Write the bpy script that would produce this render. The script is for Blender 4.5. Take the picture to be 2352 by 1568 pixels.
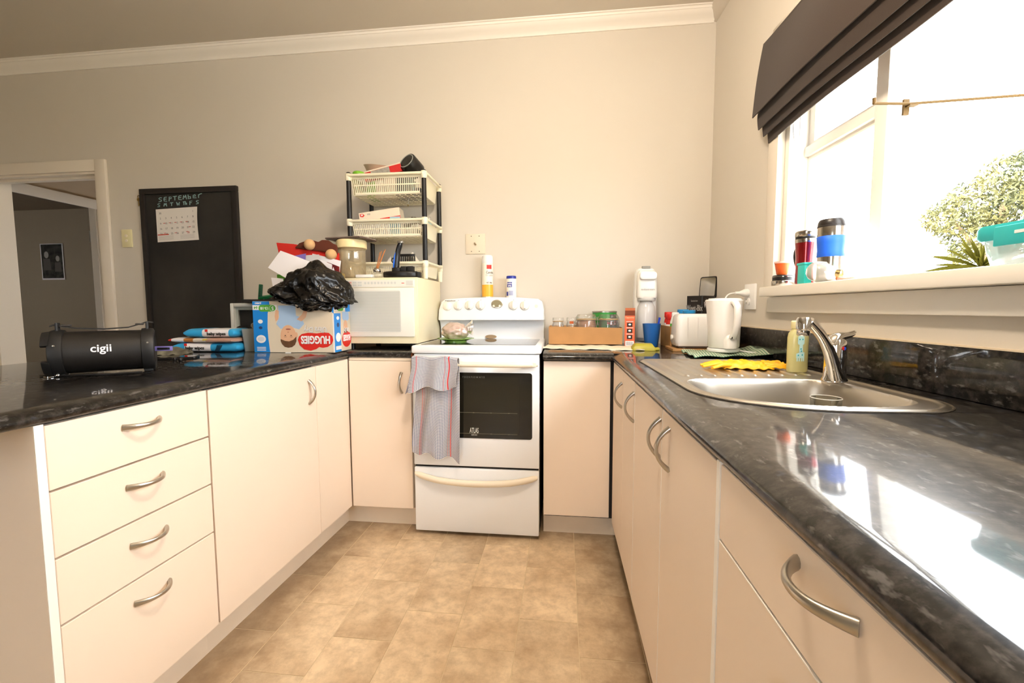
import bpy, bmesh, math, random
from mathutils import Vector, Matrix, noise

random.seed(7)
for o in list(bpy.data.objects):
    bpy.data.objects.remove(o, do_unlink=True)
scene = bpy.context.scene
COL = scene.collection

# ------------------------------------------------------------------ camera
cam_data = bpy.data.cameras.new('camera')
cam = bpy.data.objects.new('camera', cam_data)
COL.objects.link(cam)
cam_data.sensor_fit = 'HORIZONTAL'
cam_data.sensor_width = 36.0
cam_data.lens = 1016.767 / 2352 * 36.0
cam_data.clip_start = 0.02
_r = Vector((0.99337, 0.11488, -0.00379))
_d = Vector((0.00484, -0.07477, -0.99719))
_f = Vector((-0.11484, 0.99056, -0.07483))
cam.matrix_world = Matrix(((_r.x, -_d.x, -_f.x, 0.73391), (_r.y, -_d.y, -_f.y, -2.66481),
                           (_r.z, -_d.z, -_f.z, 1.11672), (0, 0, 0, 1)))
scene.camera = cam

# ------------------------------------------------------------------ light and exposure
world = bpy.data.worlds.new('world')
scene.world = world
world.use_nodes = True
bg = world.node_tree.nodes['Background']
bg.inputs[0].default_value = (0.93, 0.97, 1.0, 1)
bg.inputs[1].default_value = 13.0

sun_data = bpy.data.lights.new('sun', 'SUN')
sun_data.energy = 22.0
sun_data.angle = 0.01
sun_data.color = (1.0, 0.93, 0.8)
sun = bpy.data.objects.new('sun', sun_data)
COL.objects.link(sun)
sun.rotation_euler = Vector((0.75, 0.35, -0.75)).to_track_quat('-Z', 'Y').to_euler()

scene.view_settings.view_transform = 'Standard'
scene.view_settings.look = 'None'
scene.view_settings.gamma = 1.0
scene.view_settings.use_curve_mapping = False
scene.view_settings.exposure = 0.16

# ------------------------------------------------------------------ helpers
R = math.radians
PI = math.pi


def lin(c):
    if isinstance(c, str):
        c = c.lstrip('#')
        c = [int(c[i:i + 2], 16) / 255 for i in (0, 2, 4)]
    return tuple(x / 12.92 if x <= 0.04045 else ((x + 0.055) / 1.055) ** 2.4 for x in c) + (1.0,)


MATS = {}


def mat(name, color='#cccccc', rough=0.5, metal=0.0, spec=0.5, var=0.0, vscale=8.0, bump=0.0, bscale=60.0,
        emit=0.0, coat=0.0, alpha=1.0, trans=0.0, ior=1.45, sheen=0.0, var2=None):
    """plain principled material; var mixes a second tone by object-space noise, bump adds fine relief"""
    if name in MATS:
        return MATS[name]
    m = bpy.data.materials.new(name)
    m.use_nodes = True
    nt = m.node_tree
    b = nt.nodes['Principled BSDF']
    col = lin(color)
    b.inputs['Base Color'].default_value = col
    b.inputs['Roughness'].default_value = rough
    b.inputs['Metallic'].default_value = metal
    b.inputs['Specular IOR Level'].default_value = spec
    b.inputs['IOR'].default_value = ior
    b.inputs['Coat Weight'].default_value = coat
    b.inputs['Transmission Weight'].default_value = trans
    b.inputs['Sheen Weight'].default_value = sheen
    b.inputs['Alpha'].default_value = alpha
    if emit:
        b.inputs['Emission Color'].default_value = col
        b.inputs['Emission Strength'].default_value = emit
    if var or bump:
        tc = nt.nodes.new('ShaderNodeTexCoord')
    if var:
        n = nt.nodes.new('ShaderNodeTexNoise')
        n.inputs['Scale'].default_value = vscale
        n.inputs['Detail'].default_value = 5
        nt.links.new(tc.outputs['Object'], n.inputs['Vector'])
        mx = nt.nodes.new('ShaderNodeMix')
        mx.data_type = 'RGBA'
        c2 = lin(var2) if var2 else tuple(x * (1 - var) for x in col[:3]) + (1,)
        mx.inputs[6].default_value = col
        mx.inputs[7].default_value = c2
        rp = nt.nodes.new('ShaderNodeValToRGB')
        rp.color_ramp.elements[0].position = 0.35
        rp.color_ramp.elements[1].position = 0.7
        nt.links.new(n.outputs['Fac'], rp.inputs[0])
        nt.links.new(rp.outputs[0], mx.inputs[0])
        nt.links.new(mx.outputs[2], b.inputs['Base Color'])
    if bump:
        n2 = nt.nodes.new('ShaderNodeTexNoise')
        n2.inputs['Scale'].default_value = bscale
        n2.inputs['Detail'].default_value = 3
        nt.links.new(tc.outputs['Object'], n2.inputs['Vector'])
        bp = nt.nodes.new('ShaderNodeBump')
        bp.inputs['Strength'].default_value = bump
        bp.inputs['Distance'].default_value = 0.002
        nt.links.new(n2.outputs['Fac'], bp.inputs['Height'])
        nt.links.new(bp.outputs[0], b.inputs['Normal'])
    MATS[name] = m
    return m


def clear_mat(name, tint='#ffffff', gloss=0.05, rough=0.02, body=None, body_amt=0.0, fres=0.6):
    """thin clear sheet: transparent with a fresnel sheen, optionally milky"""
    if name in MATS:
        return MATS[name]
    m = bpy.data.materials.new(name)
    m.use_nodes = True
    nt = m.node_tree
    nt.nodes.clear()
    out = nt.nodes.new('ShaderNodeOutputMaterial')
    tr = nt.nodes.new('ShaderNodeBsdfTransparent')
    tr.inputs[0].default_value = lin(tint)
    gl = nt.nodes.new('ShaderNodeBsdfGlossy')
    gl.inputs['Roughness'].default_value = rough
    fr = nt.nodes.new('ShaderNodeLayerWeight')
    fr.inputs[0].default_value = 0.25
    mul = nt.nodes.new('ShaderNodeMath')
    mul.operation = 'MULTIPLY_ADD'
    mul.inputs[1].default_value = fres
    mul.inputs[2].default_value = gloss
    mx = nt.nodes.new('ShaderNodeMixShader')
    nt.links.new(fr.outputs['Fresnel'], mul.inputs[0])
    nt.links.new(mul.outputs[0], mx.inputs[0])
    base = tr.outputs[0]
    if body:
        df = nt.nodes.new('ShaderNodeBsdfDiffuse')
        df.inputs[0].default_value = lin(body)
        mb = nt.nodes.new('ShaderNodeMixShader')
        mb.inputs[0].default_value = body_amt
        nt.links.new(tr.outputs[0], mb.inputs[1])
        nt.links.new(df.outputs[0], mb.inputs[2])
        base = mb.outputs[0]
    nt.links.new(base, mx.inputs[1])
    nt.links.new(gl.outputs[0], mx.inputs[2])
    nt.links.new(mx.outputs[0], out.inputs[0])
    MATS[name] = m
    return m


class MB:
    """collects geometry in local coordinates; build() links it as one mesh object"""

    def __init__(s):
        s.v, s.f, s.uv = [], [], {}

    def add(s, vs, fs, M=None):
        n = len(s.v)
        for p in vs:
            p = Vector(p)
            s.v.append(M @ p if M else p)
        s.f += [tuple(i + n for i in q) for q in fs]
        return s

    def box(s, x0, x1, y0, y1, z0, z1, M=None):
        x0, x1 = min(x0, x1), max(x0, x1)
        y0, y1 = min(y0, y1), max(y0, y1)
        z0, z1 = min(z0, z1), max(z0, z1)
        vs = [(x0, y0, z0), (x1, y0, z0), (x1, y1, z0), (x0, y1, z0), (x0, y0, z1), (x1, y0, z1), (x1, y1, z1), (x0, y1, z1)]
        return s.add(vs, [(0, 3, 2, 1), (4, 5, 6, 7), (0, 1, 5, 4), (1, 2, 6, 5), (2, 3, 7, 6), (3, 0, 4, 7)], M)

    def prism(s, poly, a, b, plane='xy', M=None):
        """polygon (counter-clockwise) extruded from a to b along the missing axis"""
        def P(u, w, t):
            return {'xy': (u, w, t), 'xz': (u, t, w), 'yz': (t, u, w)}[plane]
        n = len(poly)
        vs = [P(u, w, a) for u, w in poly] + [P(u, w, b) for u, w in poly]
        fs = [tuple(range(n))[::-1], tuple(range(n, 2 * n))] + [(i, (i + 1) % n, n + (i + 1) % n, n + i) for i in range(n)]
        return s.add(vs, fs, M)

    def lathe(s, prof, n=24, c=(0, 0, 0), M=None, sx=1.0, sy=1.0, a0=0.0):
        """profile of (radius, z) turned about z"""
        vs, fs = [], []
        for r, z in prof:
            for k in range(n):
                a = 2 * PI * k / n + a0
                vs.append((c[0] + r * sx * math.cos(a), c[1] + r * sy * math.sin(a), c[2] + z))
        for i in range(len(prof) - 1):
            for k in range(n):
                k2 = (k + 1) % n
                fs.append((i * n + k, i * n + k2, (i + 1) * n + k2, (i + 1) * n + k))
        if prof[0][0] > 1e-6:
            fs.append(tuple(range(n))[::-1])
        if prof[-1][0] > 1e-6:
            fs.append(tuple(range((len(prof) - 1) * n, len(prof) * n)))
        return s.add(vs, fs, M)

    def tube(s, pts, r, n=10, caps=True, M=None, flat=1.0, up=None):
        pts = [Vector(p) for p in pts]
        rs = r if isinstance(r, (list, tuple)) else [r] * len(pts)
        vs, fs = [], []
        t0 = (pts[1] - pts[0]).normalized()
        u = Vector(up) if up else (Vector((0, 0, 1)) if abs(t0.z) < 0.9 else Vector((1, 0, 0)))
        for i, p in enumerate(pts):
            t = (pts[min(i + 1, len(pts) - 1)] - pts[max(i - 1, 0)]).normalized()
            u = (u - t * u.dot(t)).normalized()
            w = t.cross(u)
            for k in range(n):
                a = 2 * PI * k / n
                vs.append(p + (u * math.cos(a) * flat + w * math.sin(a)) * rs[i])
        for i in range(len(pts) - 1):
            for k in range(n):
                k2 = (k + 1) % n
                fs.append((i * n + k, i * n + k2, (i + 1) * n + k2, (i + 1) * n + k))
        if caps:
            fs += [tuple(range(n))[::-1], tuple(range((len(pts) - 1) * n, len(pts) * n))]
        return s.add(vs, fs, M)

    def loft(s, loops, caps=True, M=None, closed=True):
        n = len(loops[0])
        vs = [p for L in loops for p in L]
        fs = []
        for i in range(len(loops) - 1):
            for k in range(n if closed else n - 1):
                k2 = (k + 1) % n
                fs.append((i * n + k, i * n + k2, (i + 1) * n + k2, (i + 1) * n + k))
        if caps:
            fs += [tuple(range(n))[::-1], tuple(range((len(loops) - 1) * n, len(loops) * n))]
        return s.add(vs, fs, M)

    def grid(s, fn, nu, nv, M=None, uv=True):
        """fn(u, v) -> point, u and v in 0..1"""
        base = len(s.v)
        vs = [fn(i / nu, j / nv) for j in range(nv + 1) for i in range(nu + 1)]
        fs = [(j * (nu + 1) + i, j * (nu + 1) + i + 1, (j + 1) * (nu + 1) + i + 1, (j + 1) * (nu + 1) + i)
              for j in range(nv) for i in range(nu)]
        s.add(vs, fs, M)
        if uv:
            for j in range(nv + 1):
                for i in range(nu + 1):
                    s.uv[base + j * (nu + 1) + i] = (i / nu, j / nv)
        return s

    def mesh(s, name, bevel=0.0, seg=2, smooth=35, solid=0.0, recalc=True, shade=True):
        me = bpy.data.meshes.new(name)
        me.from_pydata([tuple(p) for p in s.v], [], s.f)
        if s.uv:
            ul = me.uv_layers.new(name='uv')
            for l in me.loops:
                ul.data[l.index].uv = s.uv.get(l.vertex_index, (0, 0))
        if bevel or solid or recalc:
            bm = bmesh.new()
            bm.from_mesh(me)
            if recalc:
                bmesh.ops.recalc_face_normals(bm, faces=bm.faces)
            if solid:
                bmesh.ops.solidify(bm, geom=bm.faces[:], thickness=solid)
            if bevel:
                es = [e for e in bm.edges if len(e.link_faces) == 2 and e.calc_face_angle(0) > R(28)]
                bmesh.ops.bevel(bm, geom=es, offset=bevel, segments=seg, profile=0.5, affect='EDGES', clamp_overlap=True)
            bm.to_mesh(me)
            bm.free()
        if shade:
            me.polygons.foreach_set('use_smooth', [True] * len(me.polygons))
            me.set_sharp_from_angle(angle=R(smooth))
        me.update()
        return me


def link(name, me, m, parent=None):
    o = bpy.data.objects.new(name, me)
    COL.objects.link(o)
    if m and not me.materials:
        me.materials.append(m)
    if parent:
        o.parent = parent
    return o


def part(name, mb, m, parent, label=None, **k):
    o = link(name, mb.mesh(name, **k), m, parent)
    if label:
        o['label'] = label
    return o


def tag(o, label, cat, group=None, kind=None):
    o['label'] = label
    o['category'] = cat
    if group:
        o['group'] = group
    if kind:
        o['kind'] = kind
    return o


def thing(name, label, cat, loc=(0, 0, 0), rz=0.0, group=None, M=None):
    o = bpy.data.objects.new(name, None)
    o.empty_display_size = 0.05
    COL.objects.link(o)
    if M is not None:
        o.matrix_world = M
    else:
        o.location = loc
        o.rotation_euler = (0, 0, rz)
    tag(o, label, cat, group)
    return o


def solo(name, mb, m, label, cat, loc=(0, 0, 0), rz=0.0, group=None, **k):
    o = link(name, mb.mesh(name, **k), m)
    o.location = loc
    o.rotation_euler = (0, 0, rz)
    tag(o, label, cat, group)
    return o


def struct(name, mb, m, label=None, parent=None, M=None, **k):
    o = link(name, mb.mesh(name, **k), m, parent)
    if not parent:
        o['kind'] = 'structure'
        if M is not None:
            o.matrix_world = M
    if label:
        o['label'] = label
    return o


def sroot(name, label, M=None):
    o = bpy.data.objects.new(name, None)
    COL.objects.link(o)
    if M is not None:
        o.matrix_world = M
    o['kind'] = 'structure'
    o['label'] = label
    return o


def share(name, me, parent, loc=(0, 0, 0), rot=(0, 0, 0), scale=(1, 1, 1)):
    o = bpy.data.objects.new(name, me)
    COL.objects.link(o)
    o.parent = parent
    o.location = loc
    o.rotation_euler = rot
    o.scale = scale
    return o


def T(x, y, z):
    return Matrix.Translation((x, y, z))


def Rz(a):
    return Matrix.Rotation(a, 4, 'Z')


def Rx(a):
    return Matrix.Rotation(a, 4, 'X')


def Ry(a):
    return Matrix.Rotation(a, 4, 'Y')


FRONT = Rx(PI / 2)              # sheet (u, v) -> faces -y, u to +x, v to +z


def text(parent, body, size, M, m, name='lettering', align='CENTER', bold=0.0, sx=1.0, depth=0.0002, wrap=None, space=1.0):
    cu = bpy.data.curves.new('lettering', 'FONT')
    cu.body = body
    cu.size = size
    cu.align_x = align
    cu.align_y = 'CENTER'
    cu.offset = bold
    cu.extrude = depth
    cu.resolution_u = 3
    cu.space_character = space
    tmp = bpy.data.objects.new('tmp', cu)
    me = bpy.data.meshes.new_from_object(tmp)
    bpy.data.objects.remove(tmp)
    bpy.data.curves.remove(cu)
    me.name = name
    for v in me.vertices:
        p = Vector((v.co.x * sx, v.co.y, v.co.z))
        if wrap:                                   # bend round a vertical cylinder of radius wrap (z of text = outwards)
            a = p.x / wrap
            rr = wrap + p.z
            p = Vector((rr * math.sin(a), p.y, rr * math.cos(a) - wrap))
        v.co = M @ p
    me.materials.clear()
    return link(name, me, m, parent)


def flat(parent, name, poly, M, m, depth=0.0004):
    """a printed patch: thin polygon lying on a face"""
    mb = MB()
    mb.prism(poly, 0, depth, 'xy', M)
    return part(name, mb, m, parent, shade=False)


def ell(cx, cy, rx, ry, n=20, a0=0, a1=2 * PI):
    k = n if abs(a1 - a0) > 6.28 else n + 1
    return [(cx + rx * math.cos(a0 + (a1 - a0) * i / n), cy + ry * math.sin(a0 + (a1 - a0) * i / n)) for i in range(k)]


def rrect(x0, x1, y0, y1, r, n=5):
    out = []
    for cx, cy, a in ((x1 - r, y0 + r, -PI / 2), (x1 - r, y1 - r, 0), (x0 + r, y1 - r, PI / 2), (x0 + r, y0 + r, PI)):
        for i in range(n + 1):
            t = a + PI / 2 * i / n
            out.append((cx + r * math.cos(t), cy + r * math.sin(t)))
    return out


def bez(p0, p1, p2, p3, n=12):
    out = []
    for i in range(n + 1):
        t = i / n
        out.append(Vector(p0) * (1 - t) ** 3 + Vector(p1) * 3 * t * (1 - t) ** 2 + Vector(p2) * 3 * t * t * (1 - t) + Vector(p3) * t ** 3)
    return out


def nz(p, s=1.0):
    return noise.noise(Vector(p) * s)


ZB = 0.908                       # height of the worktops
WA = 0.0507                      # the window wall stands a little out of square
RW = T(1.56, 0, 0) @ Rz(WA)      # frame of the window wall: x = 0 is its face, -y runs towards the viewer
RC = T(0.9654, -0.5677, 0) @ Rz(0.0131)    # frame of the right-hand cabinet fronts
LC = T(-0.3383, -0.5677, 0) @ Rz(-0.026)   # frame of the left-hand cabinet fronts

# ------------------------------------------------------------------ shared materials
def nodes_mat(name):
    m = bpy.data.materials.new(name)
    m.use_nodes = True
    MATS[name] = m
    return m, m.node_tree, m.node_tree.nodes['Principled BSDF']


def nn(nt, t, **k):
    n = nt.nodes.new(t)
    for a, b in k.items():
        setattr(n, a, b)
    return n


def math_n(nt, op, a, b=None, c=None):
    n = nn(nt, 'ShaderNodeMath', operation=op)
    for i, x in enumerate((a, b, c)):
        if x is None:
            continue
        if isinstance(x, (int, float)):
            n.inputs[i].default_value = x
        else:
            nt.links.new(x, n.inputs[i])
    return n.outputs[0]


def mix_c(nt, fac, a, b):
    n = nn(nt, 'ShaderNodeMix', data_type='RGBA')
    for i, x in ((0, fac), (6, a), (7, b)):
        if isinstance(x, (int, float)):
            n.inputs[i].default_value = x
        elif isinstance(x, tuple):
            n.inputs[i].default_value = x
        else:
            nt.links.new(x, n.inputs[i])
    return n.outputs[2]


def ramp(nt, fac, p0, p1):
    n = nn(nt, 'ShaderNodeMapRange')
    n.inputs[1].default_value = p0
    n.inputs[2].default_value = p1
    nt.links.new(fac, n.inputs[0])
    return n.outputs[0]


def noise_n(nt, vec, scale, detail=4, rough=0.5, w=None):
    n = nn(nt, 'ShaderNodeTexNoise')
    n.inputs['Scale'].default_value = scale
    n.inputs['Detail'].default_value = detail
    n.inputs['Roughness'].default_value = rough
    nt.links.new(vec, n.inputs['Vector'])
    return n.outputs['Fac']


# black speckled laminate
m, nt, b = nodes_mat('laminate')
tc = nn(nt, 'ShaderNodeTexCoord')
co = tc.outputs['Object']
base = mix_c(nt, ramp(nt, noise_n(nt, co, 52, 5, 0.65), 0.44, 0.68), lin('#0d0c0c'), lin('#36322f'))
mp = nn(nt, 'ShaderNodeMapping')
mp.inputs['Rotation'].default_value = (0.3, 0.4, 0.6)
mp.inputs['Scale'].default_value = (1.0, 0.45, 1.0)
nt.links.new(co, mp.inputs[0])
fl = noise_n(nt, mp.outputs[0], 70, 3, 0.6)
flake = math_n(nt, 'MULTIPLY', ramp(nt, fl, 0.59, 0.70), 0.62)
fl2 = ramp(nt, noise_n(nt, co, 25, 3, 0.5), 0.66, 0.74)
c1 = mix_c(nt, flake, base, lin('#6b6866'))
c2 = mix_c(nt, math_n(nt, 'MULTIPLY', fl2, 0.5), c1, lin('#3d4557'))
nt.links.new(c2, b.inputs['Base Color'])
b.inputs['Roughness'].default_value = 0.32
b.inputs['Specular IOR Level'].default_value = 0.12
b.inputs['Coat IOR'].default_value = 1.5
b.inputs['Coat Weight'].default_value = 0.85
b.inputs['Coat Roughness'].default_value = 0.05
mp2 = nn(nt, 'ShaderNodeMapping')
mp2.inputs['Scale'].default_value = (30, 260, 30)
nt.links.new(co, mp2.inputs[0])
bp = nn(nt, 'ShaderNodeBump')
bp.inputs['Strength'].default_value = 0.06
bp.inputs['Distance'].default_value = 0.001
nt.links.new(noise_n(nt, mp2.outputs[0], 1.0, 3), bp.inputs['Height'])
nt.links.new(bp.outputs[0], b.inputs['Normal'])
LAM = m

# vinyl tile: mottled sandstone, one tone shift per tile, grime along the plinths
m, nt, b = nodes_mat('vinyl_tile')
geo = nn(nt, 'ShaderNodeNewGeometry')
oi = nn(nt, 'ShaderNodeObjectInfo')
off = nn(nt, 'ShaderNodeVectorMath', operation='MULTIPLY_ADD')
cmb = nn(nt, 'ShaderNodeCombineXYZ')
nt.links.new(oi.outputs['Random'], cmb.inputs[0])
nt.links.new(oi.outputs['Random'], cmb.inputs[1])
nt.links.new(cmb.outputs[0], off.inputs[0])
off.inputs[1].default_value = (37, 53, 0)
nt.links.new(geo.outputs['Position'], off.inputs[2])
p = off.outputs[0]
n1 = ramp(nt, noise_n(nt, p, 5.0, 7, 0.62), 0.40, 0.68)
n2 = ramp(nt, noise_n(nt, p, 24, 6, 0.7), 0.42, 0.75)
col = mix_c(nt, n1, lin('#e3ccaa'), lin('#b89d7c'))
col = mix_c(nt, math_n(nt, 'MULTIPLY', n2, 0.55), col, lin('#92795c'))
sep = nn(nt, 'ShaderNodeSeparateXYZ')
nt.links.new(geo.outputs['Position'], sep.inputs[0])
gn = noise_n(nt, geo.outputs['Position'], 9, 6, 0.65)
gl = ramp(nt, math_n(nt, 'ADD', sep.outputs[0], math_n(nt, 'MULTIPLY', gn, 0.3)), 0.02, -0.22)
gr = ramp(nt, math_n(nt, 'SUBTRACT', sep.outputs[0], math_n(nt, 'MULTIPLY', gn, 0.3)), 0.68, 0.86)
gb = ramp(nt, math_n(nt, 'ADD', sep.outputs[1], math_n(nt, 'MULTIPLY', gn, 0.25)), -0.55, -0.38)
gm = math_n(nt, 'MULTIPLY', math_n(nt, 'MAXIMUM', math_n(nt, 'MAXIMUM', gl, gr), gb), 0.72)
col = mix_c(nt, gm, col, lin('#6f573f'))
sh = math_n(nt, 'MULTIPLY_ADD', oi.outputs['Random'], 0.22, 0.86)
hs = nn(nt, 'ShaderNodeHueSaturation')
nt.links.new(sh, hs.inputs['Value'])
nt.links.new(col, hs.inputs['Color'])
nt.links.new(hs.outputs[0], b.inputs['Base Color'])
b.inputs['Roughness'].default_value = 0.42
bp = nn(nt, 'ShaderNodeBump')
bp.inputs['Strength'].default_value = 0.12
bp.inputs['Distance'].default_value = 0.002
nt.links.new(noise_n(nt, p, 60, 4), bp.inputs['Height'])
nt.links.new(bp.outputs[0], b.inputs['Normal'])
TILE = m


def cloth_check(name, cA, cB, cRed, nu, nv, red, stripe_only=False, dirt=None):
    """woven check from the sheet's own uv; red = list of (u0, u1)"""
    m, nt, b = nodes_mat(name)
    uv = nn(nt, 'ShaderNodeUVMap')
    s = nn(nt, 'ShaderNodeSeparateXYZ')
    nt.links.new(uv.outputs[0], s.inputs[0])
    fu = math_n(nt, 'FRACT', math_n(nt, 'MULTIPLY', s.outputs[0], nu))
    fv = math_n(nt, 'FRACT', math_n(nt, 'MULTIPLY', s.outputs[1], nv))
    a = math_n(nt, 'LESS_THAN', fu, 0.5)
    c = math_n(nt, 'LESS_THAN', fv, 0.5)
    k = math_n(nt, 'MULTIPLY', math_n(nt, 'ADD', a, c), 0.5)
    ca = lin(cA)
    col = mix_c(nt, k, ca, lin(cB))
    for u0, u1, st in red:
        r = math_n(nt, 'MULTIPLY', math_n(nt, 'GREATER_THAN', s.outputs[0], u0), math_n(nt, 'LESS_THAN', s.outputs[0], u1))
        r = math_n(nt, 'MULTIPLY', r, st)
        col = mix_c(nt, r, col, lin(cRed))
    if dirt:
        tc = nn(nt, 'ShaderNodeTexCoord')
        d = ramp(nt, noise_n(nt, tc.outputs['Object'], 9, 4), 0.5, 0.75)
        col = mix_c(nt, math_n(nt, 'MULTIPLY', d, 0.45), col, lin(dirt))
    nt.links.new(col, b.inputs['Base Color'])
    b.inputs['Roughness'].default_value = 0.9
    b.inputs['Specular IOR Level'].default_value = 0.15
    return m


WALL = mat('wall_paint', '#d4ccbf', 0.75, bump=0.1, bscale=180, var=0.03, vscale=1.2)
CEIL = mat('ceiling_paint', '#cfc6b8', 0.85, bump=0.05, bscale=150)
TRIM = mat('white_gloss_paint', '#efe9df', 0.35)
TRIM2 = mat('aged_white_paint', '#e4dacb', 0.4)
CAB = mat('cream_cabinet', '#f0decb', 0.42, var=0.03, vscale=3)
CABEDGE = mat('white_panel_edge', '#f7f2ea', 0.4)
DARK = mat('dark_gap', '#171310', 0.8)
STEEL = mat('brushed_steel', '#b9b4ab', 0.28, metal=1.0, bump=0.04, bscale=300)
SINK = mat('sink_steel', '#c4bdb2', 0.33, metal=1.0, bump=0.03, bscale=250)
CHROME = mat('chrome', '#d8d6d4', 0.06, metal=1.0)
WHITE = mat('white_plastic', '#efeeec', 0.3)
CREAM = mat('cream_plastic', '#efe3c4', 0.38)
BLACK = mat('black_plastic', '#141212', 0.4)
BLACKM = mat('matt_black', '#171514', 0.65)
RED = mat('red_print', '#d92a20', 0.45)
INK = mat('black_ink', '#161616', 0.6)
PAPER = mat('white_paper', '#ece8ea', 0.7)
WOOD = mat('pale_wood', '#b98a55', 0.5, var=0.3, vscale=14)
CARD = mat('brown_cardboard', '#b48553', 0.75, var=0.12, vscale=10)
STOVE = mat('white_enamel', '#eef0f3', 0.22, coat=0.3)
GLASS = clear_mat('jar_glass', '#ffffff', 0.03, 0.03, '#e8e8e2', 0.07, fres=0.35)
PANE = clear_mat('window_pane', '#ffffff', 0.003, 0.0, fres=0.03)
BLUEP = mat('blue_print', '#1a86e0', 0.4)

# ------------------------------------------------------------------ the room
# floor: base with light joints, separate vinyl tiles
fb = MB().box(-4.5, 1.9, -5.2, 0.1, -0.06, -0.0015)
floor = struct('floor', fb, mat('tile_joint', '#d9c7a4', 0.6), 'mottled sandstone vinyl tile floor')
TW, TL = 0.2087, 0.3225
tile_me = MB().box(0.0011, TW - 0.0011, 0.0011, TL - 0.0011, -0.0015, 0.0).mesh('tile', bevel=0.0006, seg=1)
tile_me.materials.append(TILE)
for i in range(-2, 7):
    x0 = -0.2535 - 0.0 + TW * i
    ph = -0.665 if i % 2 else -0.832
    for j in range(-4, 8):
        y0 = ph - TL * j - TL * 0
        if y0 > -0.01 or y0 < -3.2:
            continue
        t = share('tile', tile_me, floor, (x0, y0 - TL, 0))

# far floor beyond the bench and in the passage
struct('floor_passage', MB().box(-8, -1.5, 0.1, 4.2, -0.06, -0.002), mat('passage_carpet', '#6d6050', 0.95), 'dim brown passage floor')

ZC = 2.675
# back wall with the doorway, built of blocks round the opening
wb = MB()
wb.box(-2.33, 1.75, 0, 0.12, 0, 2.8)
wb.box(-4.5, -3.205, 0, 0.12, 0, 2.8)
wb.box(-3.205, -2.33, 0, 0.12, 2.03, 2.8)
struct('wall_back', wb, WALL, 'beige painted back wall')
# right wall with the window opening (local frame, x from 0 outwards)
OY0, OY1, OZ0, OZ1 = -0.735, -2.75, 1.165, 2.16
wr = MB()
wr.box(0, 0.14, 0.2, OY0, 0, 2.8)
wr.box(0, 0.14, OY1, -5.4, 0, 2.8)
wr.box(0, 0.14, OY0, OY1, 0, OZ0)
wr.box(0, 0.14, OY0, OY1, OZ1, 2.8)
struct('wall_right', wr, WALL, 'beige painted window wall', M=RW)
struct('wall_left', MB().box(-4.6, -4.5, -5.2, 0.1, 0, 2.8), WALL, 'beige wall of the dining end')
wf = MB()
wf.box(-4.6, -0.6, -5.3, -5.2, 0, 2.8).box(0.2, 2.1, -5.3, -5.2, 0, 2.8).box(-0.6, 0.2, -5.3, -5.2, 0, 0.95).box(-0.6, 0.2, -5.3, -5.2, 2.05, 2.8)
struct('wall_front', wf, WALL, 'beige wall behind the viewer')
w2 = sroot('added_window', 'added white framed window behind the viewer, unseen, for frontal daylight')  # unseen window, added to bring daylight onto faces turned to the viewer
for q in ((-0.6, -0.55), (0.15, 0.2)):
    part('frame_side', MB().box(q[0], q[1], -5.27, -5.22, 0.95, 2.05), TRIM, w2, bevel=0.002)
part('frame_foot', MB().box(-0.55, 0.15, -5.27, -5.22, 0.95, 1.0), TRIM, w2, bevel=0.002)
part('frame_head', MB().box(-0.55, 0.15, -5.27, -5.22, 2.0, 2.05), TRIM, w2, bevel=0.002)
part('pane', MB().box(-0.55, 0.15, -5.246, -5.243, 1.0, 2.0), PANE, w2)
cl = MB().prism([(-4.6, -5.3), (2.0, -5.3), (1.74, 0.1), (-4.6, 0.1)], 2.735, 2.82)
struct('ceiling', cl, CEIL, 'plain off-white ceiling')

# cornice: stepped and coved moulding along the back wall, a plain strip along the window wall
prof = [(0, 2.672), (-0.008, 2.672), (-0.012, 2.680), (-0.022, 2.690), (-0.040, 2.700), (-0.055, 2.709), (-0.062, 2.718),
        (-0.066, 2.719), (-0.068, 2.729), (-0.078, 2.731), (-0.080, 2.737), (0, 2.737)]
co_ = MB().prism(prof, -4.5, 1.545, 'yz')
struct('trim_1', co_, TRIM, 'white coved cornice along the back wall', smooth=25)
struct('trim_2', MB().prism([(0, 2.676), (-0.012, 2.68), (-0.045, 2.715), (-0.05, 2.737), (0, 2.737)], 0.0, -5.2, 'xz'), CEIL,
       'small coved strip along the window wall', M=RW)

# doorway: architrave, lining with stop
d1 = sroot('door_1', 'open doorway with cream architrave in the back wall')
a = MB()
a.box(-2.326, -2.250, -0.02, 0, 0, 2.10)
part('architrave_post', a, TRIM2, d1, bevel=0.004)
a = MB().box(-3.28, -2.326, -0.02, 0, 2.025, 2.10)
part('architrave_head', a, TRIM2, d1, bevel=0.004)
a = MB().box(-3.28, -3.207, -0.02, 0, 0, 2.025)
part('architrave_post', a, TRIM2, d1, bevel=0.004)
a = MB()
a.box(-2.345, -2.33, -0.005, 0.125, 0, 2.03)
part('lining_side', a, TRIM2, d1)
part('lining_side', MB().box(-3.215, -3.187, -0.005, 0.14, 0, 2.01), TRIM2, d1)
a = MB()
a.box(-3.205, -2.345, -0.005, 0.125, 2.012, 2.03)
a.box(-3.155, -2.345, 0.035, 0.075, 1.995, 2.012)
part('lining_head', a, TRIM2, d1)

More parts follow.
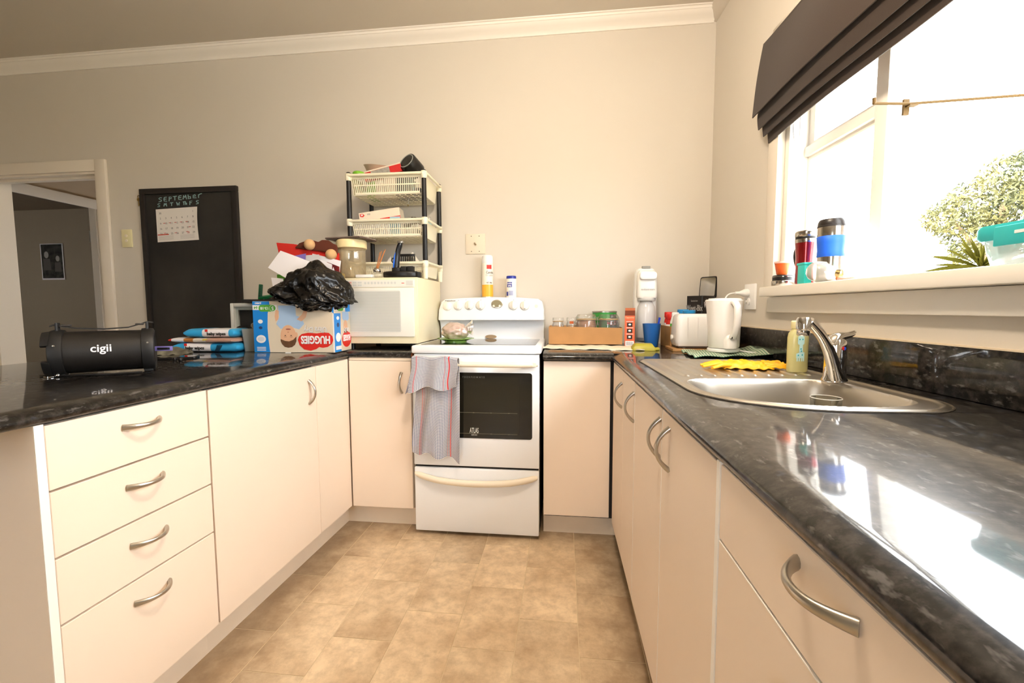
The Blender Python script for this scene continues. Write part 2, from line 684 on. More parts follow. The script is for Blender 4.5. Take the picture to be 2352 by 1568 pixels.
# passage beyond: left-hand wall with a second doorway, dim room with a poster
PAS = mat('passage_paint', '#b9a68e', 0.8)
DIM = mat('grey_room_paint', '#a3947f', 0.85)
wp = MB()
wp.box(-3.46, -3.40, 0.12, 0.16, 0, 2.5)
wp.box(-3.46, -3.40, 0.90, 4.2, 0, 2.5)
wp.box(-3.46, -3.40, 0.16, 0.90, 2.02, 2.5)
wp.box(-3.40, -1.2, 4.1, 4.2, 0, 2.5)
wp.box(-1.3, -1.2, 0.12, 4.1, 0, 2.5)
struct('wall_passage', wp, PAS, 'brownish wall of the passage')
struct('ceiling_passage', MB().box(-3.46, -1.2, 0.12, 4.2, 2.45, 2.5), PAS, 'passage ceiling')
wq = MB()
wq.box(-7.6, -3.46, 2.5, 2.56, 0, 2.46)
wq.box(-7.6, -4.6, -0.2, -0.1, 0, 2.46)
wq.box(-7.66, -7.6, -0.2, 0.6, 0, 2.46)
wq.box(-7.66, -7.6, 0.95, 2.56, 0, 2.46)
wq.box(-7.66, -7.6, 0.6, 0.95, 0, 1.0)  # unseen opening added here so daylight reaches the far room
wq.box(-7.66, -7.6, 0.6, 0.95, 1.3, 2.46)
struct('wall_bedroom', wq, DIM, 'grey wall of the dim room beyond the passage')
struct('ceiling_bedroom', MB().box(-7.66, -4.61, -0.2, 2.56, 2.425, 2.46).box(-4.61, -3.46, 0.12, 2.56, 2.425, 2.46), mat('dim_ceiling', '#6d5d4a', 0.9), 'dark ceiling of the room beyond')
d2 = sroot('door_2', 'second doorway in the passage wall with a grey door standing open')
part('architrave_head', MB().box(-3.40, -3.375, 0.09, 0.97, 2.005, 2.085), TRIM2, d2, bevel=0.003)
part('architrave_post', MB().box(-3.40, -3.375, 0.895, 0.97, 0, 2.005), TRIM2, d2, bevel=0.003)
part('lining_side', MB().box(-3.46, -3.395, 0.885, 0.905, 0, 2.02), TRIM2, d2)
lf = MB().box(0.0, 0.72, -0.018, 0.018, 0.01, 2.0, T(-3.49, 0.94, 0) @ Rz(R(119)))
part('door_leaf', lf, mat('grey_door', '#a59c90', 0.5), d2, bevel=0.002)
part('hinge', MB().box(-3.478, -3.452, 0.89, 0.93, 1.72, 1.82), STEEL, d2)

# window: sill, apron, architrave, frame, mullion, transom, open casement, panes, stay
w1 = sroot('window_1', 'white painted timber window with the sash open, over the bench', M=RW)
part('sill', MB().box(-0.065, 0.1, -0.727, -3.0, 1.160, 1.198), TRIM, w1, bevel=0.004)
part('apron', MB().box(-0.024, 0, -0.709, -3.0, 1.096, 1.159), TRIM, w1, bevel=0.004)
part('architrave', MB().box(-0.018, 0.012, -0.662, -0.737, 1.198, 2.24), TRIM2, w1, bevel=0.003)
part('architrave_head', MB().box(-0.018, 0.012, -0.662, -2.85, 2.16, 2.24), TRIM2, w1, bevel=0.003)
part('frame_side', MB().box(0.012, 0.14, -0.735, -0.765, 1.198, 2.16), TRIM, w1, bevel=0.002)
part('frame_side', MB().box(0.075, 0.14, -2.72, -2.75, 1.198, 2.16), TRIM, w1, bevel=0.002)
part('frame_head', MB().box(0.012, 0.14, -0.765, -2.72, 2.13, 2.16), TRIM, w1, bevel=0.002)
part('frame_foot', MB().box(0.10, 0.14, -0.765, -2.72, 1.165, 1.20), TRIM, w1, bevel=0.002)
part('mullion', MB().box(0.07, 0.125, -1.132, -1.183, 1.198, 2.13), TRIM, w1, bevel=0.003)
part('transom', MB().box(0.07, 0.125, -0.765, -1.132, 1.702, 1.738), TRIM, w1, bevel=0.003)
sm = MB()
for y0, y1, z0, z1 in ((-0.765, -0.783, 1.2, 1.702), (-1.116, -1.132, 1.2, 1.702), (-0.783, -1.116, 1.2, 1.216), (-0.783, -1.116, 1.686, 1.702)):
    sm.box(0.085, 0.112, y0, y1, z0, z1)
part('lower_sash', sm, TRIM, w1)
sm = MB()
for y0, y1, z0, z1 in ((-0.765, -0.800, 1.738, 2.13), (-1.116, -1.132, 1.738, 2.13), (-0.800, -1.116, 1.738, 1.752), (-0.800, -1.116, 2.112, 2.13)):
    sm.box(0.085, 0.112, y0, y1, z0, z1)
part('fanlight_sash', sm, TRIM, w1)
part('pane', MB().box(0.098, 0.101, -0.783, -1.116, 1.216, 1.686), PANE, w1)
part('pane', MB().box(0.098, 0.101, -0.800, -1.116, 1.752, 2.112), PANE, w1)
# casement on the right, hinged on its far side and pushed outwards
CM = T(0.112, -2.715, 0) @ Rz(R(-15.5)) @ T(0, 2.715, 0)
sm = MB()
for y0, y1, z0, z1 in ((-1.190, -1.235, 1.21, 2.12), (-2.67, -2.715, 1.21, 2.12), (-1.235, -2.67, 1.21, 1.26), (-1.235, -2.67, 2.08, 2.12)):
    sm.box(0.0, 0.035, y0, y1, z0, z1, CM)
part('open_sash', sm, TRIM, w1, bevel=0.002)
part('pane', MB().box(0.016, 0.019, -1.235, -2.67, 1.26, 2.08, CM), PANE, w1)
BRASS = mat('brass', '#b39a68', 0.3, metal=1.0)
st = MB()
st.tube([(-0.004, -1.232, 1.701), (0.10, -1.225, 1.700), (0.25, -1.242, 1.700), (0.50, -1.272, 1.700)], 0.0040, 8)
st.tube([(-0.002, -1.232, 1.699), (-0.002, -1.232, 1.716)], 0.005, 8)
DULL = mat('dull_brass', '#5f4a2c', 0.5, spec=0.1)
part('stay_bar', st, DULL, w1)
part('stay_bracket', MB().box(0.090, 0.106, -1.212, -1.218, 1.672, 1.716).box(0.094, 0.118, -1.218, -1.235, 1.692, 1.696), DULL, w1)
cdm = MB().tube([(0.02, -0.775, 2.1), (0.02, -0.775, 1.80), (0.022, -0.785, 1.755), (0.024, -0.80, 1.735), (0.026, -0.81, 1.76), (0.026, -0.812, 2.1)], 0.003, 6)
part('blind_cord', cdm, WHITE, w1)

# ------------------------------------------------------------------ roman blind
BLD = mat('brown_blind_cloth', '#362a22', 0.9, spec=0.15, bump=0.15, bscale=500, sheen=0.2)
rb = thing('roman_blind', 'dark brown roman blind half pulled up over the window', 'blind', M=RW @ T(0, -0.66, 0))
YE = -2.25


def blind_layer(zt, zb, off0, off1, y0, belly):
    mb = MB()

    def fn(u, v):
        z = zt + (zb - zt) * v
        x = -(off0 + (off1 - off0) * v + belly * math.sin(PI * v)) + 0.004 * math.sin(u * 17 + v * 2)
        zz = z + (0.006 * math.sin(u * 9 + 1) + 0.088 * u) * v
        return (x, y0 + (YE - y0) * u, zz)
    mb.grid(fn, 60, 14)
    return mb


part('face_panel', blind_layer(2.19, 1.893, 0.052, 0.090, 0.0, 0.006), BLD, rb, solid=0.004)
part('fold', blind_layer(1.98, 1.842, 0.045, 0.066, -0.004, 0.014), BLD, rb, solid=0.004)
part('fold', blind_layer(1.95, 1.814, 0.030, 0.046, -0.006, 0.012), BLD, rb, solid=0.004)
part('fold', blind_layer(1.93, 1.787, 0.018, 0.026, -0.008, 0.008), BLD, rb, solid=0.004)
part('headrail', MB().box(-0.05, -0.02, 0.0, YE, 2.165, 2.19), BLD, rb)

# ------------------------------------------------------------------ worktops
NOSE = [(-0.038, 0.908), (-0.024, 0.9065), (-0.008, 0.902), (0.004, 0.895), (0.008, 0.887), (0.006, 0.879), (0.0, 0.874)]


def nose_profile(back, flip=1):
    """(offset outwards from the cabinet face, z)"""
    return [(flip * a, z) for a, z in NOSE] + [(flip * back, 0.874), (flip * back, 0.908)]


wl = thing('worktop', 'black speckled worktop of the left-hand peninsula with the music speaker on it', 'worktop', M=LC)
mb = MB()
mb.prism(nose_profile(-1.03), -0.006, -1.62, 'xz')
iL = LC.inverted()
mb2 = MB()
mb2.prism([(-0.562 - a, z) for a, z in NOSE] + [(-0.002, 0.874), (-0.002, 0.908)], -1.345, -0.009, 'yz')
mb.add(mb2.v, mb2.f, iL)
part('top', mb, LAM, wl, smooth=50)
ec = MB().prism([(-0.566 - a * 0.9, z - 0.0005) for a, z in NOSE] + [(-0.30, 0.875), (-0.30, 0.9075)], -0.0085, -0.003, 'yz', iL)
part('end_strip', ec, mat('raw_chipboard', '#8a4a24', 0.85, var=0.3, vscale=150), wl, 'bare brown chipboard end')

wr_ = thing('worktop', 'black speckled worktop with the sink set into it below the window', 'worktop', M=RC)
iR = RC.inverted()
mb = MB()


def wall_x(yl):                 # wall position in cabinet frame for a local y
    w = RC @ Vector((0, yl, 0))
    # wall line: x = 1.56 - tan(WA) * y
    return (1.56 - math.tan(WA) * w.y) - w.x - 0.002


def run(y0, y1, back=None):
    loops = []
    for y in (y0, y1):
        bx = back if back else wall_x(y)
        loops.append([(-a, y, z) for a, z in NOSE] + [(bx, y, 0.874), (bx, y, 0.908)])
    mb.loft(loops)


SKF = T(1.030, -0.850, 0) @ Rz(0.030)          # frame of the sink


def sx_front(y):
    t = -y
    if t < 0.06:
        return 0.06 - math.sqrt(max(0, 0.06 ** 2 - (0.06 - t) ** 2))
    if t > 0.655:
        q = min(1, (t - 0.655) / 0.232)
        return 0.27 * (1 - math.sqrt(max(0, 1 - q * q)))
    return 0.0


def sx_back(y):
    t = -y
    if t < 0.05:
        return 0.5 - 0.05 + math.sqrt(max(0, 0.05 ** 2 - (0.05 - t) ** 2))
    if t > 0.76:
        q = min(1, (t - 0.76) / 0.127)
        return 0.5 - 0.13 * (1 - math.sqrt(max(0, 1 - q * q)))
    return 0.5


def to_rc(x, y):
    return iR @ (SKF @ Vector((x, y, 0)))


ya, yb_ = to_rc(0.25, -0.465).y, to_rc(0.25, -0.872).y
fr_edge, bk_edge = [], []
for i in range(25):
    t = i / 24
    ys = -0.462 - 0.410 * t
    fr_edge.append(to_rc(sx_front(ys) + 0.022, ys))
    bk_edge.append(to_rc(sx_back(ys) - 0.03, ys))
loops = []
for p in fr_edge:
    loops.append([(-a, p.y, z) for a, z in NOSE] + [(p.x, p.y, 0.874), (p.x, p.y, 0.908)])
mb.loft(loops)
loops = []
for p in bk_edge:
    loops.append([(p.x, p.y, 0.874), (wall_x(p.y), p.y, 0.874), (wall_x(p.y), p.y, 0.908), (p.x, p.y, 0.908)])
mb.loft(loops)


def end_loop(yf, yk):
    bx = wall_x(yk)
    return [(-a, yf, z) for a, z in NOSE] + [(bx, yk, 0.874), (bx, yk, 0.908)]


mb.loft([end_loop(-0.034, -0.034), end_loop(fr_edge[0].y, bk_edge[0].y)])
mb.loft([end_loop(fr_edge[-1].y, bk_edge[-1].y), end_loop(-1.98, -1.98)])
mb2 = MB()
pr = [(-0.594 - a, z) for a, z in NOSE] + [(-0.002, 0.874), (-0.002, 0.908)]
lo = []
for t in (0, 1):
    lo.append([(0.640 if t == 0 else (0.9654 if y < -0.55 else 1.556), y, z) for y, z in pr])
mb2.prism(pr, 0.640, 0.9654, 'yz')
mb2.prism([(0.9654, -0.602), (1.585, -0.602), (1.556, -0.002), (0.9654, -0.002)], 0.874, 0.908)
mb.add(mb2.v, mb2.f, iR)
part('top', mb, LAM, wr_, smooth=50)
up = MB().box(-0.016, -0.001, -0.015, -2.55, 0.909, 1.026)
up.v = [iR @ (RW @ v) for v in up.v]
part('upstand', up, LAM, wr_, bevel=0.003)
cap = MB().box(-0.018, 0.0, -0.015, -2.55, 1.026, 1.0295)
cap.v = [iR @ (RW @ v) for v in cap.v]
part('sealant_bead', cap, mat('sealant', '#d8c8ae', 0.6), wr_)

# ------------------------------------------------------------------ bow handles
hm = MB()
pts, rad = [], []
for i in range(17):
    t = i / 16
    y = 0.05 - 0.1 * t
    x = 0.030 * (1 - abs(2 * t - 1) ** 2.2)
    pts.append((x, y, 0))
    rad.append(0.0042 + 0.0022 * abs(2 * t - 1) ** 2)
hm.tube(pts, rad, 10, flat=1.35, up=(0, 0, 1))
HANDLE = hm.mesh('handle', smooth=60)
HANDLE.materials.append(STEEL)
# local frame of handle: length along y, bows out to +x


def handle(parent, loc, vertical, out):
    """out: unit direction the handle bows towards ('+x', '-x', '-y')"""
    M = {'+x': Matrix.Identity(4), '-x': Rz(PI), '-y': Rz(-PI / 2)}[out]
    if vertical:
        M = M @ Rx(PI / 2)
    o = bpy.data.objects.new('handle', HANDLE)
    COL.objects.link(o)
    o.parent = parent
    o.matrix_local = T(*loc) @ M
    return o


def front(name, parent, x0, x1, y0, y1, z0, z1):
    return part(name, MB().box(x0, x1, y0, y1, z0, z1), CAB, parent, bevel=0.0012, seg=1)


KICK = mat('cream_plinth', '#efdfc9', 0.5, var=0.08, vscale=6)
# left-hand drawers (frame LC: face at x = 0, faces +x)
c = thing('drawer_unit', 'cream four-drawer unit at the near end of the peninsula', 'cabinet', M=LC @ T(0, -0.86, 0))
part('carcass', MB().box(-0.55, -0.022, 0.0, -0.425, 0.10, 0.868), CAB, c)
part('end_panel', MB().box(-0.98, 0.0005, -0.4285, -0.446, 0.0, 0.873), CAB, c, bevel=0.001, seg=1)
part('edge_strip', MB().box(0.0006, 0.0022, -0.4285, -0.446, 0.0, 0.873), CABEDGE, c)
part('gap_shade', MB().box(-0.0215, -0.020, -0.002, -0.427, 0.10, 0.868), DARK, c)  # dark sheet paints the shade seen between the drawer fronts
part('plinth', MB().box(-0.065, -0.05, 0.0, -0.428, 0.0, 0.105), KICK, c)
for z0, z1, hz in ((0.7245, 0.868, 0.820), (0.5725, 0.7195, 0.664), (0.4175, 0.5675, 0.510), (0.108, 0.4125, 0.355)):
    d = front('drawer', c, -0.0195, 0, -0.003, -0.4255, z0, z1)
    handle(d, (0.0, -0.212, hz), False, '+x')
c = thing('base_cabinet', 'cream one-door cabinet between the four drawers and the corner', 'cabinet', M=LC @ T(0, -0.28, 0))
part('carcass', MB().box(-0.55, -0.022, 0, -0.58, 0.10, 0.868), CAB, c)
part('plinth', MB().box(-0.065, -0.05, -0.0, -0.58, 0.0, 0.105), KICK, c)
part('gap_shade', MB().box(-0.0215, -0.020, -0.0, -0.58, 0.10, 0.868), DARK, c)  # shade round the door, painted as a dark sheet
d = front('door', c, -0.0195, 0, -0.001, -0.577, 0.108, 0.866)
handle(d, (0, -0.055, 0.762), True, '+x')
c = thing('corner_cabinet', 'cream folding-door corner cabinet left of the stove', 'cabinet', M=LC)
part('carcass', MB().box(-0.55, -0.022, 0.0, -0.2795, 0.10, 0.868), CAB, c)
front('door', c, -0.0195, 0, -0.002, -0.2785, 0.108, 0.866)
cd = MB().box(-0.334, -0.014, -0.568, -0.549, 0.108, 0.858)
dd = part('door', MB().add(cd.v, cd.f, iL), CAB, c, bevel=0.0012, seg=1)
handle(dd, tuple(iL @ Vector((-0.062, -0.568, 0.750))), True, '-y')
tr_ = MB().box(-0.336, -0.012, -0.560, -0.545, 0.860, 0.873)
part('top_rail', MB().add(tr_.v, tr_.f, iL), KICK, c)
part('plinth', MB().box(-0.065, -0.05, 0.06, -0.2795, 0.0, 0.105), KICK, c)
kb = MB().box(-0.395, 0.0, -0.515, -0.50, 0.0, 0.106)
part('plinth', MB().add(kb.v, kb.f, iL), KICK, c)
cb = MB().box(-0.40, -0.014, -0.547, -0.02, 0.10, 0.868)
part('carcass', MB().add(cb.v, cb.f, iL), CAB, c)

# right-hand cabinets (frame RC: face at x = 0, faces -x)
c = thing('corner_cabinet', 'cream folding-door corner cabinet right of the stove', 'cabinet', M=RC)
cd = MB().box(0.642, 0.955, -0.570, -0.551, 0.112, 0.866)
part('door', MB().add(cd.v, cd.f, iR), CAB, c, bevel=0.0012, seg=1)
kb = MB().box(0.640, 1.03, -0.515, -0.50, 0, 0.110)
part('plinth', MB().add(kb.v, kb.f, iR), KICK, c)
cb = MB().box(0.645, 1.5, -0.549, -0.02, 0.10, 0.868)
part('carcass', MB().add(cb.v, cb.f, iR), mat('carcass_gap_shade', '#2a2320', 0.8), c)  # dark colour stands in for shade in the gap by the stove
d = front('door', c, 0, 0.0195, -0.034, -0.330, 0.108, 0.868)
handle(d, (0, -0.306, 0.768), True, '-x')
c = thing('base_cabinet', 'cream narrow cabinet below the draining board, nearest the corner', 'cabinet', M=RC @ T(0, -0.332, 0))
part('carcass', MB().box(0.022, 0.55, -0.001, -0.263, 0.10, 0.77), CAB, c)
part('plinth', MB().box(0.05, 0.065, 0, -0.264, 0, 0.106), KICK, c)
d = front('door', c, 0, 0.0195, -0.001, -0.2625, 0.108, 0.868)
part('edge_strip', MB().box(-0.0004, 0.019, -0.2626, -0.2642, 0.108, 0.868), CABEDGE, d)
handle(d, (0, -0.252, 0.782), True, '-x')
c = thing('base_cabinet', 'cream two-door cabinet below the sink with paired handles', 'cabinet', M=RC @ T(0, -0.597, 0))
part('carcass', MB().box(0.022, 0.55, -0.001, -0.764, 0.10, 0.70), CAB, c)
d = front('door', c, 0, 0.0195, -0.0008, -0.3875, 0.108, 0.868)
part('edge_strip', MB().box(-0.0004, 0.019, -0.3876, -0.3894, 0.108, 0.868), CABEDGE, d)
handle(d, (0, -0.372, 0.790), True, '-x')
d = front('door', c, 0, 0.0195, -0.3905, -0.764, 0.108, 0.868)
handle(d, (0, -0.463, 0.790), True, '-x')
part('plinth', MB().box(0.05, 0.065, -0.001, -0.764, 0, 0.106), KICK, c)
c = thing('drawer_unit', 'cream drawer unit nearest the viewer, beyond the sink cabinets', 'cabinet', M=RC @ T(0, -1.363, 0))
part('carcass', MB().box(0.022, 0.55, -0.02, -0.60, 0.10, 0.868), CAB, c)
part('side_panel', MB().box(-0.002, 0.55, -0.0025, -0.0155, 0.0, 0.873), CABEDGE, c, bevel=0.001, seg=1)
part('plinth', MB().box(0.05, 0.065, -0.017, -0.60, 0, 0.106), KICK, c)
d = front('drawer', c, 0, 0.0195, -0.0175, -0.600, 0.7495, 0.870)
handle(d, (0, -0.292, 0.842), False, '-x')
d = front('drawer', c, 0, 0.0195, -0.0175, -0.600, 0.43, 0.7455)
part('drawer_top_edge', MB().box(-0.0005, 0.019, -0.018, -0.60, 0.7445, 0.7462), CABEDGE, d)
handle(d, (0, -0.292, 0.69), False, '-x')
d = front('drawer', c, 0, 0.0195, -0.0175, -0.600, 0.11, 0.426)
handle(d, (0, -0.292, 0.37), False, '-x')

# ------------------------------------------------------------------ added pendant lamp, out of view, a source for the front-lit surfaces
lp = thing('added_lamp', 'added white globe pendant out of view, put in as a light source', 'lamp', (0.74, -1.75, 2.735))
part('ceiling_rose', MB().lathe([(0.0, 0.0), (0.05, 0.0), (0.05, -0.012), (0.012, -0.03), (0.0, -0.03)], 20), WHITE, lp)
part('cord', MB().tube([(0, 0, -0.02), (0, 0, -0.24)], 0.004, 8), WHITE, lp)
part('holder', MB().lathe([(0.0, -0.22), (0.022, -0.22), (0.026, -0.27), (0.0, -0.27)], 16), WHITE, lp)
gm_ = bpy.data.materials.new('lit_globe')
gm_.use_nodes = True
gb_ = gm_.node_tree.nodes['Principled BSDF']
gb_.inputs['Base Color'].default_value = (1, 1, 1, 1)
gb_.inputs['Emission Color'].default_value = (1.0, 0.85, 0.68, 1)
gb_.inputs['Emission Strength'].default_value = 172.0
part('globe', MB().lathe([(0.10 * math.sin(PI * i / 16), -0.36 - 0.10 * math.cos(PI * i / 16)) for i in range(17)], 24), gm_, lp)

# ------------------------------------------------------------------ stove
IVORY = mat('ivory_plastic', '#efe4cf', 0.35)
KNOB = mat('knob_white', '#f1ede5', 0.3)
CERAN = mat('black_ceramic_glass', '#17191a', 0.05, spec=0.8)
s = thing('stove', 'white freestanding electric stove with glass cooktop and oven door', 'stove', (0, -0.595, 0))
# local: y = 0 is the front, back at +0.575
part('body', MB().box(0.010, 0.622, 0.012, 0.57, 0.02, 0.897), STOVE, s, bevel=0.003)
part('side_panel', MB().box(0.6225, 0.6245, 0.03, 0.55, 0.02, 0.895), mat('stove_gap_shade', '#3a342e', 0.6), s)  # dark sheet on the white side, painting the shade of the narrow gap
part('hob_tray', MB().box(0.0, 0.632, 0.0, 0.52, 0.9, 0.9386), STOVE, s, bevel=0.009, seg=3)
part('hob_glass', MB().prism(rrect(0.030, 0.602, 0.055, 0.462, 0.008), 0.938, 0.9402), CERAN, s)
# splash guard and console
sec = []
for x, zt, q in ((0.006, 1.075, 0.02), (0.010, 1.12, 0.008), (0.022, 1.155, 0.002), (0.045, 1.170, 0), (0.16, 1.178, 0), (0.32, 1.181, 0),
                 (0.48, 1.178, 0), (0.590, 1.170, 0), (0.612, 1.155, 0.002), (0.622, 1.12, 0.008), (0.626, 1.075, 0.02)):
    bow = 0.010 * (1 - ((x - 0.316) / 0.31) ** 2)
    f0 = 0.445 - bow + q
    sec.append([(x, f0, 1.050), (x, f0 - 0.001, 1.060), (x, f0 + (zt - 1.06) * 0.22, zt - 0.012), (x, f0 + (zt - 1.06) * 0.22 + 0.012, zt),
                (x, 0.575, zt), (x, 0.575, 1.045), (x, 0.50, 1.045)])
part('console', MB().loft(sec), STOVE, s, smooth=30)
gp = [(0.502, 0.936), (0.498, 0.975), (0.494, 1.01), (0.482, 1.035), (0.468, 1.0495), (0.575, 1.0495), (0.575, 0.936)]
part('splash_guard', MB().prism(gp, 0.012, 0.622, 'yz'), STOVE, s, smooth=40)
KT = Rx(R(-12))
for i, (kx, kz) in enumerate(((0.064, 1.13), (0.129, 1.132), (0.196, 1.135), (0.261, 1.134), (0.451, 1.133), (0.516, 1.131))):
    bow = 0.010 * (1 - ((kx - 0.316) / 0.31) ** 2)
    ky = 0.445 - bow + (kz - 1.06) * 0.22 - 0.0
    KM = T(kx, ky, kz) @ KT @ Rx(PI / 2)
    k_ = part('knob', MB().lathe([(0.0265, 0.0), (0.0265, 0.006), (0.023, 0.009), (0.0, 0.010)], 28, M=KM), KNOB, s, smooth=50)
    g_ = MB().prism(rrect(-0.0055, 0.0055, -0.021, 0.021, 0.004, 3), 0.009, 0.021, 'xy', KM)
    part('grip', g_, KNOB, k_, bevel=0.0015)
    dm = T(kx + (0.0 if i != 2 else -0.022), ky + 0.004, kz + 0.031) @ KT @ Rx(PI / 2)
    flat(s, 'dial_mark', ell(0, 0, 0.0016, 0.0016, 8), dm, INK)
ck = T(0.357, 0.4525, 1.142) @ KT @ Rx(PI / 2)
o = part('clock_bezel', MB().lathe([(0.034, 0.0), (0.034, 0.003), (0.030, 0.004), (0.0, 0.004)], 28, M=ck, sy=0.72), STEEL, s)
part('clock_face', MB().lathe([(0.029, 0.004), (0.029, 0.0046), (0.0, 0.0046)], 28, M=ck, sy=0.68), mat('clock_face', '#8c8367', 0.3), o)
for dx in (-0.019, 0.016):
    part('clock_button', MB().lathe([(0.006, 0.0), (0.006, 0.012), (0.0, 0.013)], 14, (dx, -0.014, 0), M=ck), IVORY, o)
part('timer_button', MB().lathe([(0.010, 0.0), (0.010, 0.005), (0.0, 0.006)], 18, M=T(0.581, 0.4615, 1.128) @ KT @ Rx(PI / 2)), IVORY, s)
text(s, 'Westinghouse', 0.011, T(0.080, 0.4565, 1.162) @ KT @ Rx(PI / 2), mat('grey_ink', '#5b5b5b', 0.6), bold=0.0002)
vt = T(0.312, 0.497, 0.950) @ Rx(R(80))
part('steam_vent', MB().lathe([(0.034, 0.0), (0.034, 0.004), (0.026, 0.0045), (0.024, 0.002), (0.0, 0.002)], 28, M=vt, sy=0.33), mat('vent_rim', '#9c8465', 0.5), s)
# oven door
od = part('oven_door', MB().box(0.008, 0.624, -0.012, 0.010, 0.352, 0.889), STOVE, s, bevel=0.005, seg=2)
part('door_glass', MB().prism(rrect(0.155, 0.590, 0.494, 0.812, 0.012), -0.0145, -0.0125, 'xz'), mat('smoked_glass', '#12110e', 0.08, spec=0.6), od)
part('inner_glass', MB().prism(rrect(0.175, 0.530, 0.512, 0.795, 0.01), -0.0150, -0.0146, 'xz'), mat('smoked_glass_inner', '#1f1d16', 0.1, spec=0.5), od)
GREYL = mat('oven_rack_grey', '#6a6350', 0.4)
for zz in (0.618, 0.516):
    rk = MB()
    rk.box(0.185, 0.52, -0.0154, -0.015, zz, zz + 0.0016)
    for q in range(4):
        rk.box(0.22 + q * 0.085, 0.228 + q * 0.085, -0.0156, -0.015, zz - 0.0008, zz + 0.0024)
    part('oven_rack', rk, GREYL, od)
TM = T(0, -0.0158, 0) @ FRONT
WL = mat('white_lettering', '#cfcdc4', 0.5)
text(od, 'ATLAS', 0.036, T(0.311, -0.0154, 0.531) @ FRONT, WL, bold=0.0003, sx=0.42)
text(od, 'SERIES', 0.008, T(0.311, -0.0154, 0.510) @ FRONT, WL, space=1.3)
text(od, 'THERMOWAVE', 0.012, T(0.310, -0.0154, 0.790) @ FRONT, mat('dim_lettering', '#6b6a63', 0.5), space=1.5)


def bow_bar(x0, x1, z_end, z_mid, depth, hgt, n=24):
    loops = []
    for i in range(n + 1):
        t = i / n
        k = 1 - (2 * t - 1) ** 2
        x = x0 + (x1 - x0) * t
        yc = -0.012 - depth * min(1.0, k * 1.6)
        zc = z_end + (z_mid - z_end) * k
        e = 0.55 + 0.45 * min(1, k * 8)
        lp_ = []
        for a in range(10):
            ang = 2 * PI * a / 10
            lp_.append((x, yc + 0.011 * e * math.cos(ang), zc + hgt * e * math.sin(ang)))
        loops.append(lp_)
    return MB().loft(loops)


hb = bow_bar(0.014, 0.618, 0.853, 0.855, 0.036, 0.013)
hb.box(0.022, 0.05, -0.03, -0.008, 0.845, 0.863).box(0.582, 0.61, -0.03, -0.008, 0.845, 0.863)
part('oven_handle', hb, IVORY, od, smooth=60)
wd = part('warming_drawer', MB().box(0.009, 0.623, -0.012, 0.010, 0.018, 0.341), STOVE, s, bevel=0.006, seg=2)
hb = bow_bar(0.012, 0.616, 0.309, 0.277, 0.026, 0.016)
part('drawer_handle', hb, IVORY, wd, smooth=60)
part('shadow_gap', MB().box(0.012, 0.62, 0.0, 0.011, 0.342, 0.351), DARK, s)

# tea towel over the oven handle: short front fall, long back fall
GING = cloth_check('towel_check', '#e0dedd', '#424d71', '#d8504f', 34, 66, [(0.14, 0.17, 0.45), (0.19, 0.205, 0.35), (0.735, 0.75, 0.3), (0.79, 0.815, 0.85)], dirt='#a58e74')
GING2 = cloth_check('towel_check_front', '#e6e4e3', '#424d71', '#e04a48', 34, 24, [(0.10, 0.125, 0.5), (0.72, 0.735, 0.45), (0.80, 0.825, 0.95)])
tt = thing('tea_towel', 'blue-and-white checked tea towel with red stripes hung over the oven handle', 'towel', (0.14, -0.657, 0.87))


def towel_back(u, v):
    x = -0.112 + 0.226 * u + 0.010 * math.sin(v * 5) * (1 - u) - 0.006 * v
    z = 0.012 - (0.455 + 0.036 * u + 0.012 * math.sin(u * 14)) * v
    y = 0.012 + 0.010 * math.sin(u * 10 + 0.6) * min(1, v * 2.2) + 0.004 * math.sin(u * 23 + v * 6)
    if v < 0.06:
        y += -0.012 + 0.2 * v
    return (x, y, z)


def towel_front(u, v):
    x = -0.112 + 0.218 * u - 0.016 * v * (1 - u) + 0.004 * math.sin(v * 6)
    z = 0.013 - (0.150 - 0.018 * u + 0.012 * math.sin(u * 9 + 1.2)) * v + 0.006 * math.sin(u * 11) * (1 - v)
    y = -0.014 - 0.007 * math.sin(u * 13 + 0.4) * (0.4 + v) - 0.006 * v
    return (x, y, z)


part('back_fall', MB().grid(towel_back, 60, 60), GING, tt, solid=0.0015, smooth=80)
fr = MB().grid(towel_front, 60, 30)
part('front_fall', fr, GING2, tt, solid=0.0015, smooth=80)


def towel_top(u, v):
    a = PI * v
    p0, p1 = Vector(towel_front(u, 0)), Vector(towel_back(u, 0.0))
    p = p0.lerp(p1, v)
    return (p.x, p.y, p.z + 0.010 * math.sin(a))


part('fold_over', MB().grid(towel_top, 60, 6), GING2, tt, solid=0.0015, smooth=80)
part('frayed_corner', MB().grid(lambda u, v: (-0.128 - 0.016 * v + 0.02 * u * (1 - v * 0.4), -0.02 - 0.006 * math.sin(u * 9), -0.10 - 0.055 * v + 0.01 * u), 10, 14),
     GING2, tt, solid=0.0015)

# ------------------------------------------------------------------ sink
sk = thing('sink', 'stainless steel sink with a ribbed draining board let into the worktop', 'sink', (1.030, -0.850, 0), 0.030)


def smin(a, b, k):
    h = max(0.0, min(1.0, 0.5 + 0.5 * (b - a) / k))
    return b + (a - b) * h - k * h * (1 - h)


def sm_step(x):
    x = max(0, min(1, x))
    return x * x * (3 - 2 * x)


